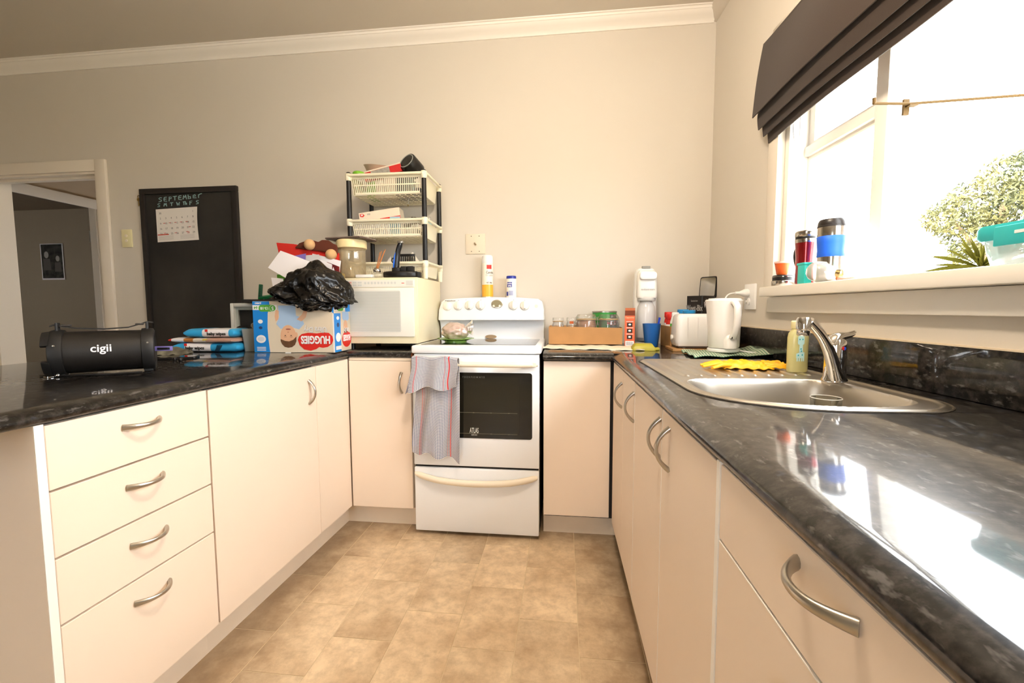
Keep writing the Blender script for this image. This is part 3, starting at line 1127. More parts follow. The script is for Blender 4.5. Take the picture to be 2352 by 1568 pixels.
def sink_z(x, y):
    t = -y
    dend = 0.887 - t
    f, bk = x - sx_front(y), sx_back(y) - x
    # true distance shrinks where the outline slopes
    gf = (sx_front(y - 0.004) - sx_front(y + 0.004)) / 0.008
    f /= math.sqrt(1 + min(25, gf * gf))
    gb = (sx_back(y - 0.004) - sx_back(y + 0.004)) / 0.008
    bk /= math.sqrt(1 + min(25, gb * gb))
    d = min(f, bk, t, dend)
    z = 0.9095 + 0.0045 * math.exp(-((d - 0.012) / 0.006) ** 2) - 0.001 * (d < 0.003)
    # shallow draining area with raised ribs
    dd = min(smin(f - 0.025, bk - 0.04, 0.05), smin(t - 0.025, 0.455 - t, 0.03))
    if dd > 0:
        z -= 0.0009 * sm_step(dd / 0.012)
        u = (x - 0.065) / 0.0415
        k = round(u)
        if 0 <= k <= 9:
            e = abs(u - k) * 0.0415
            end = min(t - 0.045, (0.432 - 0.004 * k) - t)
            if end > -0.01:
                z += 0.0045 * sm_step((0.0105 - math.hypot(e, min(0, end - 0.006))) / 0.006)
    # bowl
    db = smin(smin(f - 0.030, bk - 0.052, 0.06), smin(t - 0.480, dend - 0.030, 0.06), 0.10)
    if db > 0:
        z -= 0.165 * sm_step(db / 0.040) ** 0.8
    else:
        z += 0.002 * math.exp(-(db / 0.006) ** 2)
    return z


def sink_fn(u, v):
    # v: along, with points crowded at both ends
    t = 0.5 - 0.5 * math.cos(PI * v)
    t = 0.75 * v + 0.25 * t
    y = -0.0005 - 0.886 * t
    a, b2 = sx_front(y), sx_back(y)
    x = a + (b2 - a) * (0.85 * u + 0.15 * (0.5 - 0.5 * math.cos(PI * u)))
    return (x, y, sink_z(x, y))


part('basin_and_drainer', MB().grid(sink_fn, 170, 290, uv=False), SINK, sk, smooth=70)
ol = []
for i in range(61):
    y = -0.886 * (0.5 - 0.5 * math.cos(PI * i / 60))
    ol.append((sx_front(y) - 0.0025, y, ZB + 0.0008))
for i in range(60, 0, -1):
    y = -0.886 * (0.5 - 0.5 * math.cos(PI * i / 60))
    ol.append((sx_back(y) + 0.0025, y, ZB + 0.0008))
part('sealant_bead', MB().tube(ol, 0.0025, 6), mat('dirty_sealant', '#4a4238', 0.7, var=0.5, vscale=60), sk)
part('waste', MB().lathe([(0.0, 0.0), (0.035, 0.0), (0.04, 0.003), (0.045, 0.0)], 24, (0.27, -0.68, 0.7455)), CHROME, sk)

# ------------------------------------------------------------------ mixer tap
tp = thing('mixer_tap', 'chrome single-lever mixer tap standing behind the sink bowl', 'tap', (1.482, -1.352, 0.911))
part('base', MB().lathe([(0.031, 0), (0.031, 0.006), (0.027, 0.012), (0.026, 0.06), (0.0265, 0.062), (0.0265, 0.072), (0.026, 0.075), (0.026, 0.10), (0.024, 0.112),
                         (0.016, 0.122), (0.0, 0.125)], 28), CHROME, tp, smooth=40)
spn = bez((-0.006, -0.018, 0.010), (-0.03, -0.03, 0.09), (-0.05, -0.04, 0.125), (-0.100, -0.055, 0.168), 14)
sp_ = MB().tube(spn, [0.017, 0.017, 0.0165, 0.016, 0.0155, 0.015, 0.0145, 0.014, 0.0135, 0.013, 0.013, 0.013, 0.013, 0.013, 0.013], 14, flat=1.0)
part('spout', sp_, CHROME, tp, smooth=60)
hd = MB().lathe([(0.0, 0.118), (0.013, 0.118), (0.0155, 0.121), (0.0155, 0.134), (0.0175, 0.136), (0.0175, 0.160), (0.014, 0.167), (0.0, 0.168)], 20, (-0.115, -0.058, 0.012))
part('aerator', hd, CHROME, tp, smooth=40)
lv = bez((-0.012, 0.0, 0.105), (0.0, 0, 0.135), (0.03, 0.005, 0.118), (0.052, 0.01, 0.137), 12)
lv_ = MB().tube(lv, [0.022, 0.0215, 0.021, 0.0195, 0.018, 0.0165, 0.015, 0.0138, 0.0125, 0.0115, 0.0105, 0.009, 0.006], 14, flat=0.75)
part('lever', lv_, CHROME, tp, smooth=60)
dotM = T(0.006, -0.0265, 0.094) @ Rx(PI / 2)
flat(tp, 'hot_mark', ell(0, 0, 0.005, 0.005, 12, PI / 2, 3 * PI / 2), dotM, RED, 0.001)
flat(tp, 'cold_mark', ell(0, 0, 0.005, 0.005, 12, -PI / 2, PI / 2), dotM, mat('blue_dot', '#2450d0', 0.4), 0.001)

# ------------------------------------------------------------------ on the back wall
BOARD = mat('chalkboard_paint', '#1c1a18', 0.75, var=0.5, vscale=2.6, var2='#35322e')
cbd = thing('chalkboard', 'tall black-framed chalkboard with SEPTEMBER chalked at the top', 'chalkboard', (-1.665, -0.004, 1.40))
fr_ = mat('black_frame_paint', '#211d1b', 0.55)
# local x -0.34..0.34, z -0.55..0.495
part('board', MB().box(-0.33, 0.33, -0.008, 0.002, -0.54, 0.485), BOARD, cbd)
for nm, q in (('frame_rail', (-0.342, 0.342, 0.462, 0.497)), ('frame_rail', (-0.342, 0.342, -0.555, -0.52)), ('frame_stile', (-0.342, -0.306, -0.52, 0.462)), ('frame_stile', (0.306, 0.342, -0.52, 0.462))):
    part(nm, MB().box(q[0], q[1], -0.022, 0.002, q[2], q[3]), fr_, cbd, bevel=0.003)
CHALK = mat('blue_chalk', '#8fb0b0', 0.95)


def strokes(parent, M, segs, r, m, name):
    mb = MB()
    for sg in segs:
        mb.tube([(x, y, 0) for x, y in sg], r, 6, M=M)
    return part(name, mb, m, parent)


GLY = {
    'S': [[(.9, .95), (.5, 1), (.1, .8), (.3, .55), (.8, .4), (.7, .1), (.05, 0)]],
    'E': [[(.9, 1), (.3, .95), (.15, .5), (.2, .05), (.95, 0)], [(.15, .5), (.8, .55)]],
    'P': [[(.2, -.1), (.3, .95), (.8, .9), (.8, .55), (.25, .45)]],
    'T': [[(0, .9), (1, 1)], [(.5, .95), (.45, 0)]],
    'M': [[(0, 0), (.25, .95), (.5, .4), (.75, 1), (.95, 0)]],
    'b': [[(.1, 1), (.1, 0), (.7, .1), (.7, .5), (.15, .5)]],
    'e': [[(.1, .45), (.8, .55), (.6, .9), (.1, .7), (.1, .1), (.9, .1)]],
    'r': [[(.2, 0), (.25, .8)], [(.22, .55), (.5, .85), (1.1, 1)]],
    'W': [[(0, 1), (.25, 0), (.5, .7), (.75, 0), (1, 1)]],
    'h': [[(.1, 1), (.1, 0)], [(.1, .45), (.6, .5), (.65, 0)]],
    'F': [[(.9, 1), (.15, .95), (.1, -.15)], [(.1, .5), (.7, .55)]],
}
CM_ = T(0, -0.0095, 0) @ FRONT


def chalk_word(word, x, z, w, h, gap, slope):
    for ch in word:
        if ch != ' ':
            sg = [[(x + a * w, z + b * h) for a, b in L] for L in GLY[ch]]
            strokes(cbd, CM_, sg, 0.0022, CHALK, 'chalk_letter')
        x += w + gap
        z += slope * (w + gap)


chalk_word('SEPTEMber', -0.215, 0.414, 0.027, 0.026, 0.008, 0.06)
x_ = -0.225
for i, wd_ in enumerate(('S', 'M', 'T', 'W', 'Th', 'F', 'S')):
    chalk_word(wd_, x_ + i * 0.0458, 0.382 + i * 0.0018, 0.022 if len(wd_) == 1 else 0.014, 0.021, 0.003, 0.05)
# wiped chalk smears
SM = mat('chalk_smear', '#2f2d2a', 0.9)
cal = thing('wall_calendar', 'white September calendar page taped to the chalkboard', 'calendar', (-1.752, -0.016, 1.660))
pg = MB().grid(lambda u, v: (-0.148 + 0.296 * u, -0.002 - 0.006 * math.sin(PI * v) * (u > 0.9) * (u - 0.9) * 10, -0.105 + 0.21 * v + 0.010 * u), 20, 10)
part('page', pg, mat('calendar_paper', '#e6e0d9', 0.8), cal, solid=0.0006)
GI = mat('calendar_ink', '#6b6766', 0.8)
RI = mat('calendar_red', '#c7452e', 0.8)
CF = T(0, -0.0042, 0) @ FRONT
days = [[30, 0, 0, 0, 0, 0, 1]] + [[2 + 7 * r + c_ for c_ in range(7)] for r in range(4)]
for r_, row in enumerate(days):
    for c_, dn in enumerate(row):
        if dn:
            text(cal, str(dn), 0.017, T(-0.116 + c_ * 0.0388, -0.0042, 0.078 - r_ * 0.033 + c_ * 0.0014) @ FRONT, RI if dn == 28 else GI, name='date', depth=0.0001)
flat(cal, 'red_heading', [(-0.142, -0.062), (-0.062, -0.059), (-0.062, -0.053), (-0.142, -0.056)], CF, RI, 0.0002)
for k in range(4):
    flat(cal, 'fine_print', [(-0.135, -0.071 - k * 0.007), (-0.03, -0.0665 - k * 0.007), (-0.03, -0.0650 - k * 0.007), (-0.135, -0.0695 - k * 0.007)], CF, mat('pale_print', '#b3aaa6', 0.8), 0.0002)
    flat(cal, 'fine_print', [(0.02, -0.0645 - k * 0.007), (0.12, -0.060 - k * 0.007), (0.12, -0.0585 - k * 0.007), (0.02, -0.063 - k * 0.007)], CF, MATS['pale_print'], 0.0002)
for q in ((-0.09, 0.036), (-0.05, 0.038), (-0.01, 0.04), (0.03, 0.041), (0.07, 0.043), (0.09, 0.010), (-0.09, -0.028), (-0.012, -0.026), (0.07, -0.02)):
    flat(cal, 'red_note', [(q[0] - 0.008, q[1] - 0.0065 - 0.016), (q[0] + 0.008, q[1] - 0.006 - 0.016), (q[0] + 0.008, q[1] - 0.003 - 0.016), (q[0] - 0.008, q[1] - 0.0035 - 0.016)], CF, RI, 0.0002)

sw = thing('light_switch', 'ivory two-button light switch plate beside the doorway', 'switch', (-2.135, 0, 1.587))
part('plate', MB().box(-0.037, 0.037, -0.010, 0, -0.058, 0.058), mat('ivory_switch', '#e6dcae', 0.4), sw, bevel=0.003)
for dz in (0.016, -0.016):
    part('button', MB().lathe([(0.009, 0), (0.009, 0.004), (0.0, 0.005)], 16, M=T(0, -0.010, dz) @ Rx(PI / 2)), IVORY, sw)
ky_ = thing('hanging_key', 'small brass key hanging on a hook beside the chalkboard', 'key', (-2.024, -0.014, 1.845))
part('hook', MB().tube([(0, 0.014, 0.012), (0, -0.002, 0.014), (0, -0.006, 0.004), (0, 0.0, -0.002)], 0.0025, 6), BRASS, ky_)
part('bow', MB().lathe([(0.007, -0.0012), (0.011, -0.0012), (0.011, 0.0012), (0.007, 0.0012), (0.007, -0.0012)], 16, M=T(0, 0, -0.012) @ Rx(PI / 2)), BRASS, ky_)
part('blade', MB().box(-0.003, 0.003, -0.001, 0.001, -0.055, -0.022).box(0.003, 0.006, -0.001, 0.001, -0.05, -0.036), BRASS, ky_)

bp_ = thing('blank_wall_plate', 'square cream blanking plate with a cut cable stub above the stove', 'wall plate', (0.2065, 0, 1.5035))
part('plate', MB().box(-0.06, 0.06, -0.006, 0, -0.06, 0.06), mat('painted_plate', '#ddd0ba', 0.55), bp_, bevel=0.002)
for dx in (-0.025, 0.023):
    for dz in (-0.044, 0.046):
        part('screw', MB().lathe([(0.0028, 0), (0.0028, 0.0012), (0, 0.0014)], 10, M=T(dx, -0.006, dz) @ Rx(PI / 2)), mat('screw_dark', '#4a3d2c', 0.5), bp_)
part('cable_stub', MB().tube([(-0.006, -0.005, 0.006), (-0.002, -0.014, 0.002), (0.004, -0.018, -0.007)], 0.004, 8), mat('cable_stub', '#8a7a60', 0.6), bp_)

po = thing('photo_poster', 'black-and-white photo poster on the wall of the dim room', 'poster', (-5.95, 2.49, 1.75))
part('sheet', MB().box(-0.17, 0.17, 0, 0.004, -0.235, 0.235), PAPER, po)
PK = mat('poster_black', '#151311', 0.7, var=0.6, vscale=14, var2='#4a4640')
part('print', MB().box(-0.155, 0.155, -0.002, 0, -0.215, 0.225), PK, po)
SKG = mat('poster_grey', '#a8a29a', 0.8)
for cx, cz, sc in ((-0.08, 0.09, 1.0), (0.085, 0.04, 0.85)):
    PM = T(cx, -0.0025, cz) @ FRONT
    flat(po, 'figure_head', ell(0, 0, 0.034 * sc, 0.045 * sc, 14), PM, SKG)
    flat(po, 'figure_body', [(-0.05 * sc, -0.05), (-0.06 * sc, -0.2 * sc), (0.06 * sc, -0.2 * sc), (0.05 * sc, -0.05)], PM, mat('poster_mid', '#5d5853', 0.8))

# ------------------------------------------------------------------ left bench: portable speaker
spk = thing('portable_speaker', 'black cylindrical portable speaker with a carry strap on the peninsula', 'speaker', (-0.762, -1.376, ZB), R(43))
SPK = mat('speaker_vinyl', '#1d1a18', 0.38, bump=0.3, bscale=900)
RUB = mat('speaker_rubber', '#1b1a1a', 0.5)
AX = T(0, 0, 0.074) @ Ry(PI / 2)
part('body', MB().lathe([(0.0, -0.106), (0.066, -0.106), (0.0665, 0.106), (0.0, 0.106)], 40, M=AX), SPK, spk, smooth=40)
for sx_ in (-1, 1):
    rg = MB().lathe([(0.060, 0.092), (0.0715, 0.094), (0.0725, 0.102), (0.0725, 0.117), (0.070, 0.125), (0.062, 0.128), (0.058, 0.125), (0.058, 0.115), (0.0, 0.113)], 40,
                    M=T(0, 0, 0.074) @ Ry(PI / 2 * sx_))
    part('end_ring', rg, RUB, spk, smooth=35)
    part('screw', MB().lathe([(0.003, 0), (0.003, 0.002), (0, 0.0025)], 8, M=T(sx_ * 0.110, -0.0665, 0.100) @ Rx(PI / 2)), STEEL, spk)
    part('foot', MB().box(sx_ * 0.095, sx_ * 0.12, -0.03, 0.03, 0.0, 0.012), RUB, spk, bevel=0.003)
# bass port flanges on the left end
for a0_ in (20, 110, 200, 290):
    fl_ = MB()
    lo_ = []
    for i in range(9):
        a = R(a0_ + 6 * i)
        lo_.append([(-0.122, 0.074 * math.cos(a) * 0.80, 0.074 + 0.074 * math.sin(a) * 0.80), (-0.122, 0.0735 * math.cos(a), 0.074 + 0.0735 * math.sin(a)),
                    (-0.140, 0.070 * math.cos(a), 0.074 + 0.070 * math.sin(a)), (-0.140, 0.058 * math.cos(a), 0.074 + 0.058 * math.sin(a))])
    part('flange', fl_.loft(lo_), RUB, spk, smooth=40)
part('cone', MB().lathe([(0.052, 0.1165), (0.03, 0.1135), (0.012, 0.114), (0.0, 0.1185)], 28, M=AX), mat('speaker_cone', '#2b2b33', 0.3), spk)
stp = MB()
sp3 = [(-0.125, 0, 0.158), (-0.118, 0, 0.162), (-0.10, 0, 0.158), (-0.07, 0, 0.151), (0, 0, 0.146), (0.06, 0, 0.150), (0.09, 0, 0.160), (0.11, 0, 0.168), (0.125, 0, 0.165)]
loops = []
for p_ in sp3:
    loops.append([(p_[0], -0.012, p_[2] - 0.002), (p_[0], 0.012, p_[2] - 0.002), (p_[0], 0.012, p_[2] + 0.002), (p_[0], -0.012, p_[2] + 0.002)])
stp.loft(loops)
part('strap', stp, mat('strap_leather', '#23201e', 0.5), spk, smooth=60)
for sx_ in (-1, 1):
    bk_ = MB().tube([(sx_ * 0.109, -0.014, 0.140), (sx_ * 0.109, -0.014, 0.166), (sx_ * 0.109, 0.014, 0.166), (sx_ * 0.109, 0.014, 0.140)], 0.004, 8)
    part('strap_loop', bk_, RUB, spk)
    part('buckle', MB().box(sx_ * 0.078, sx_ * 0.10, -0.014, 0.014, 0.157, 0.163), mat('buckle', '#37332f', 0.35), spk, bevel=0.002)
text(spk, 'cigii', 0.034, T(-0.004, -0.0, 0.080) @ Rx(R(84)) @ T(0, 0, 0.0672), mat('white_logo', '#f4f0f4', 0.5), bold=0.0005, depth=0.0006)
us = thing('usb_stick', 'violet-edged usb stick plugged into the speaker end', 'usb stick', (-0.668, -1.292, ZB + 0.074), R(20))
part('case', MB().box(0.0, 0.052, -0.004, 0.004, -0.008, 0.008), mat('violet_plastic', '#7a70b8', 0.4), us, bevel=0.002)
part('plug', MB().box(-0.012, 0.0, -0.003, 0.003, -0.005, 0.005), STEEL, us)
part('window', MB().box(0.008, 0.046, -0.0045, 0.0045, -0.004, 0.004), BLACK, us)
# cable and trinkets lying under the speaker
solo('charging_cable', MB().tube([(-0.89, -1.47, ZB + 0.004), (-0.82, -1.475, ZB + 0.004), (-0.76, -1.44, ZB + 0.004), (-0.70, -1.42, ZB + 0.004), (-0.64, -1.37, ZB + 0.004)], 0.0035, 8),
     BLACK, 'thin black charging cable lying in front of the speaker', 'cable')
kr = thing('key_ring', 'steel key ring with beads just below the speaker front', 'key ring', (-0.845, -1.478, ZB))
part('ring', MB().tube([(0.014 * math.cos(t), 0.014 * math.sin(t), 0.003) for t in [2 * PI * i / 16 for i in range(17)]], 0.0018, 6), CHROME, kr)
part('bead', MB().lathe([(0.007 * math.sin(PI * i / 8), 0.007 - 0.007 * math.cos(PI * i / 8)) for i in range(9)], 12, (0.022, 0.004, 0)), CHROME, kr)

# wallet, phone, sunglasses beside the speaker
CAMO = mat('camouflage_cloth', '#7a7460', 0.9, var=0.6, vscale=22, var2='#4a4438')
solo('camouflage_pouch', MB().grid(lambda u, v: (-0.085 + 0.17 * u, -0.045 + 0.09 * v, 0.034 * (math.sin(PI * min(1, max(0, u)))) ** 0.35 * (math.sin(PI * v)) ** 0.35 + 0.003 * math.sin(u * 21)), 24, 14),
     CAMO, 'flat camouflage cloth pouch behind the speaker end', 'pouch', (-1.10, -0.80, ZB), R(25), solid=0.003, smooth=70)
ph = thing('mobile_phone', 'black mobile phone lying flat in front of the camouflage pouch', 'phone', (-0.90, -0.965, ZB), R(30))
part('body', MB().prism(rrect(-0.075, 0.075, -0.037, 0.037, 0.012), 0.0, 0.009), BLACK, ph, bevel=0.002)
part('screen', MB().prism(rrect(-0.068, 0.068, -0.033, 0.033, 0.006), 0.009, 0.0094), mat('phone_glass', '#0c0d10', 0.05), ph)
for k, (ex, ey) in enumerate(((-0.835, -1.045), (-0.80, -1.055))):
    eb = thing('earbud', ('left', 'right')[k] + ' one of two black earbuds before the mobile phone', 'earbud', (ex, ey, ZB), group='earbuds by the phone')
    part('shell', MB().lathe([(0.0, 0.0), (0.007, 0.001), (0.009, 0.008), (0.006, 0.015), (0, 0.016)], 14), BLACK, eb, smooth=60)
    part('stem', MB().tube([(0.004, 0, 0.005), (0.02, 0.006, 0.004)], 0.003, 8), BLACK, eb)

# ------------------------------------------------------------------ baby wipes
WB = mat('wipes_blue', '#36a5de', 0.28)
WW = mat('wipes_white', '#ece9ec', 0.28)
NAVY = mat('wipes_navy', '#14374f', 0.4)


def wipes_pack(name, label, loc, rz, w, d, h, layout, texty, brand):
    t_ = thing(name, label, 'wipes pack', loc, rz, 'packs of baby wipes on the bench')

    def sec(x):
        e = min(1.0, (0.5 - abs(x / w)) * 11 + 0.28)
        e = e ** 0.6
        out = []
        for k in range(20):
            a = 2 * PI * k / 20
            cy, sz = math.cos(a), math.sin(a)
            y = d / 2 * (abs(cy) ** 0.5) * (1 if cy > 0 else -1)
            z = h / 2 + h / 2 * e * (abs(sz) ** 0.6) * (1 if sz > 0 else -1)
            out.append((x, y, max(0.0005, z + 0.0015 * nz((x * 30, a, 3)))))
        return out
    xs = [-w / 2 + w * i / 40 for i in range(41)]
    prev = 0
    for nm, x1, mm in layout:
        sel = [x for x in xs if prev - 1e-6 <= (x + w / 2) / w <= x1 + 1e-6]
        if len(sel) > 1:
            part(nm, MB().loft([sec(x) for x in sel], caps=True), mm, t_, smooth=70)
        prev = x1
        prev = (sel[-1] + w / 2) / w
    return t_


YF = -0.645
lay = [('blue_end', 0.22, WB), ('label_band', 0.60, WW), ('blue_end', 1.0, WB)]
p_ = wipes_pack('baby_wipes', 'blue and white baby wipes pack at the bottom of the stack', (-1.005, -0.63, ZB), R(4), 0.325, 0.16, 0.046, lay, 0, 1)
text(p_, 'baby wipes', 0.0215, T(-0.045, -0.0815, 0.022) @ FRONT, INK, bold=0.0004, depth=0.0006)
flat(p_, 'brand_square', [(-0.098, 0.032), (-0.084, 0.032), (-0.084, 0.044), (-0.098, 0.044)], T(0, -0.0802, 0) @ FRONT, RED, 0.0006)
for k in range(6):
    a = R(60 + 12 * k)
    part('printed_frond', MB().tube([(0.055 + 0.004 * k, -0.0815, 0.006), (0.060 + 0.006 * k + 0.01 * math.cos(a), -0.0818, 0.022), (0.058 + 0.009 * k + 0.02 * math.cos(a), -0.0808, 0.036)], 0.0016, 5), NAVY, p_)
lay = [('crimped_end', 0.06, RED), ('label_band', 0.25, WW), ('toffee_band', 0.42, mat('toffee_print', '#b5763a', 0.35)), ('label_band', 0.62, mat('cream_wrap', '#ded2c4', 0.3)), ('printed_band', 1.0, mat('rose_print', '#c39a86', 0.35))]
p2_ = wipes_pack('baby_wipes', 'beige and brown wipes pack in the middle of the stack', (-1.020, -0.635, ZB + 0.0465), R(-2), 0.345, 0.15, 0.024, lay, 0, 0)
flat(p2_, 'yellow_tab', [(0.02, 0.012), (0.045, 0.014), (0.045, 0.02), (0.02, 0.018)], T(0, -0.0762, 0) @ FRONT, mat('yellow_tab', '#e0c63c', 0.4), 0.0006)
lay = [('blue_end', 0.38, WB), ('label_band', 0.90, WW), ('blue_end', 1.0, WB)]
p3_ = wipes_pack('baby_wipes', 'blue and white baby wipes pack on top of the stack', (-0.985, -0.625, ZB + 0.071), R(3), 0.255, 0.15, 0.044, lay, 0, 1)
text(p3_, 'baby wipes', 0.0215, T(0.042, -0.0765, 0.019) @ FRONT, INK, bold=0.0004, depth=0.0006)
flat(p3_, 'brand_square', [(-0.016, 0.029), (-0.002, 0.029), (-0.002, 0.041), (-0.016, 0.041)], T(0, -0.0752, 0) @ FRONT, RED, 0.0006)

# ------------------------------------------------------------------ clear tub, pouch, black cap, white-framed box behind
tb = thing('plastic_tub', 'frosted clear plastic tub between the baby wipes and the nappy box', 'tub', (-0.800, -0.60, ZB), R(5))
FROST = clear_mat('frosted_plastic', '#e9ece8', 0.05, 0.2, '#cfd0cb', 0.45)
lo_ = []
for z_, s_ in ((0.001, 0.84), (0.06, 0.92), (0.112, 1.0)):
    lo_.append([(x * s_, y * s_, z_) for x, y in rrect(-0.049, 0.049, -0.055, 0.055, 0.014)])
tbm = MB().loft(lo_, caps=False)
tbm.add([Vector(q) for q in lo_[0]], [tuple(range(len(lo_[0])))])
part('walls', tbm, FROST, tb, solid=0.0012, smooth=50)
solo('peach_piece', MB().lathe([(0.0, 0.0), (0.02, 0.002), (0.03, 0.012), (0.026, 0.024), (0.012, 0.03), (0, 0.031)], 14, sx=1.1, sy=0.8),
     mat('peach_skin', '#e8a06e', 0.6), 'peach-coloured lump lying in the clear tub', 'snack', (-0.792, -0.612, ZB + 0.003))
solo('crumpled_clear_pouch', MB().grid(lambda u, v: (0.03 * math.sin(PI * u) * math.cos(v * 5) + 0.006 * math.sin(u * 17), 0.022 * math.sin(PI * u) * math.sin(v * 6.28) + 0.004 * math.sin(v * 23), 0.085 * u + 0.006 * math.sin(v * 13)), 12, 16),
     clear_mat('crinkled_film', '#e6dccb', 0.15, 0.15, '#cdb79c', 0.5), 'crumpled clear pouch poking out of the plastic tub', 'pouch', (-0.812, -0.565, ZB + 0.075), smooth=40)
wbx = thing('white_mini_oven', 'small white open-fronted box against the wall behind the wipes', 'box', (-0.965, -0.33, ZB))
OW = mat('box_white', '#dfe0dc', 0.4)
part('left_side', MB().box(-0.17, -0.15, -0.03, 0.27, 0, 0.243), OW, wbx, bevel=0.004)
part('right_side', MB().box(0.15, 0.17, -0.03, 0.27, 0, 0.243), OW, wbx, bevel=0.004)
part('top', MB().box(-0.15, 0.15, -0.03, 0.27, 0.222, 0.243), OW, wbx, bevel=0.003)
part('inner_lining', MB().box(-0.149, 0.149, 0.0, 0.26, 0.006, 0.2215), mat('dark_lining', '#23211f', 0.7), wbx)
part('inner_frame', MB().box(-0.15, -0.135, -0.01, 0.0, 0.0, 0.222).box(0.135, 0.15, -0.01, 0, 0, 0.222).box(-0.135, 0.135, -0.01, 0, 0.205, 0.222), mat('box_grey', '#aeb3ac', 0.4), wbx)
solo('black_beanie', MB().grid(lambda u, v: ((0.10 + 0.012 * math.sin(v * 19)) * math.cos(2 * PI * v) * math.cos(u * PI / 2) ** 0.7, 0.06 * math.sin(2 * PI * v) * math.cos(u * PI / 2) ** 0.7, 0.115 * math.sin(u * PI / 2) + 0.010 * math.sin(v * 14)), 12, 30),
     mat('black_knit', '#0f0e0e', 0.95), 'soft black knitted hat behind the baby wipes', 'hat', (-0.955, -0.47, ZB), smooth=70)
ts = thing('black_tray', 'flat black tray lying on top of the white open box', 'tray', (-0.93, -0.27, ZB + 0.243), R(4))
part('plate', MB().box(-0.10, 0.13, -0.14, 0.12, 0.0, 0.020), mat('dark_tray', '#252221', 0.5), ts, bevel=0.003)
gs = thing('green_sandal', 'green and black sandal with a punched strap on the black tray', 'sandal', (-0.86, -0.30, ZB + 0.263), R(10))
GRN = mat('green_rubber', '#0f7a44', 0.5)
part('sole', MB().grid(lambda u, v: (-0.11 + 0.23 * u, -0.04 + 0.08 * v, 0.010 + 0.05 * u ** 1.3 + 0.012 * math.sin(PI * v)), 16, 8), GRN, gs, solid=0.012, smooth=60)
part('upper', MB().grid(lambda u, v: (-0.02 + 0.15 * u, -0.045 + 0.09 * v, 0.035 + 0.055 * u + 0.03 * math.sin(PI * v)), 12, 8), mat('charcoal_strap', '#2e2a2b', 0.7), gs, solid=0.006, smooth=60)
stM = T(-0.105, -0.03, 0.0)
part('heel_strap', MB().box(-0.011, 0.011, -0.003, 0.003, 0.0, 0.085, stM @ Ry(R(6))), mat('dark_green_strap', '#0d5233', 0.5), gs, bevel=0.003)
for k in range(5):
    part('strap_hole', MB().lathe([(0.0025, 0), (0.0025, 0.0008), (0, 0.0009)], 8, M=stM @ Ry(R(6)) @ T(0, -0.003, 0.02 + 0.013 * k) @ Rx(PI / 2)), BLACK, gs)

# ------------------------------------------------------------------ nappy box (standing upside down)
nb = thing('nappy_box', 'blue and cream nappy carton standing upside down on the corner bench', 'box', (-0.346, -0.676, ZB), R(3))
NW, NH, ND = 0.398, 0.247, 0.188
NAP = mat('carton_cream', '#e2d3bb', 0.4, var=0.1, vscale=5)
part('carton', MB().box(-NW, 0, 0, ND, 0.001, NH), NAP, nb, bevel=0.0015, seg=1)
NF = T(0, -0.0003, 0) @ FRONT
NS = T(0.0003, 0, 0) @ Rz(PI / 2) @ FRONT
BL = mat('nappy_blue', '#1d87dd', 0.35)
WHT = mat('print_white', '#f2eff0', 0.4)
SKIN = mat('print_skin', '#e2b18d', 0.45)
HAIR = mat('print_hair', '#6d4a30', 0.5, var=0.3, vscale=60)
SHIRT = mat('print_shirt', '#a9c4e2', 0.45)
LGRN = mat('print_green', '#55a63a', 0.4)
D = 0.0003
# front: blue band with a curved edge
bl = [(-NW, 0.002), (-NW + 0.078, 0.002), (-NW + 0.072, 0.07), (-NW + 0.07, 0.12), (-NW + 0.074, 0.19), (-NW + 0.08, 0.205), (-NW, 0.205)]
flat(nb, 'blue_band', bl, NF, BL, D)
flat(nb, 'blue_band', [(-NW, 0.228), (-NW + 0.085, 0.228), (-NW + 0.083, NH - 0.001), (-NW, NH - 0.001)], NF, BL, D)
flat(nb, 'white_strip', [(-NW, 0.205), (-NW + 0.12, 0.205), (-NW + 0.12, 0.228), (-NW, 0.228)], NF, WHT, D)
flat(nb, 'size_badge', rrect(-NW + 0.030, -NW + 0.115, 0.197, 0.230, 0.016), T(0, -0.0003, 0) @ NF, LGRN, D)
UP = Rx(-PI / 2) @ Rz(PI) @ Rx(PI / 2)


def up_text(body, size, x, z, mm, bold=0.0, sx=1.0, M0=None, off=0.0012):
    M0 = M0 if M0 is not None else FRONT
    return text(nb, body, size, (T(x, -off, z) @ FRONT if M0 is FRONT else T(off, x, z) @ Rz(PI / 2) @ FRONT) @ Rz(PI), mm, bold=bold, sx=sx, depth=0.0003)


flat(nb, 'size_ring', ell(-NW + 0.100, 0.2135, 0.016, 0.016, 20), T(0, -0.0006, 0) @ NF, WHT, D)
flat(nb, 'size_disc', ell(-NW + 0.100, 0.2135, 0.0145, 0.0145, 20), T(0, -0.0009, 0) @ NF, LGRN, D)
up_text('5', 0.024, -NW + 0.100, 0.2135, WHT, 0.0005, off=0.0016)
up_text('13-18', 0.018, -NW + 0.060, 0.2135, WHT, 0.0004)
up_text('64', 0.018, -NW + 0.016, 0.2165, LGRN, 0.0004)
up_text('JUMBO', 0.010, -NW + 0.028, 0.2375, WHT, 0.0004)
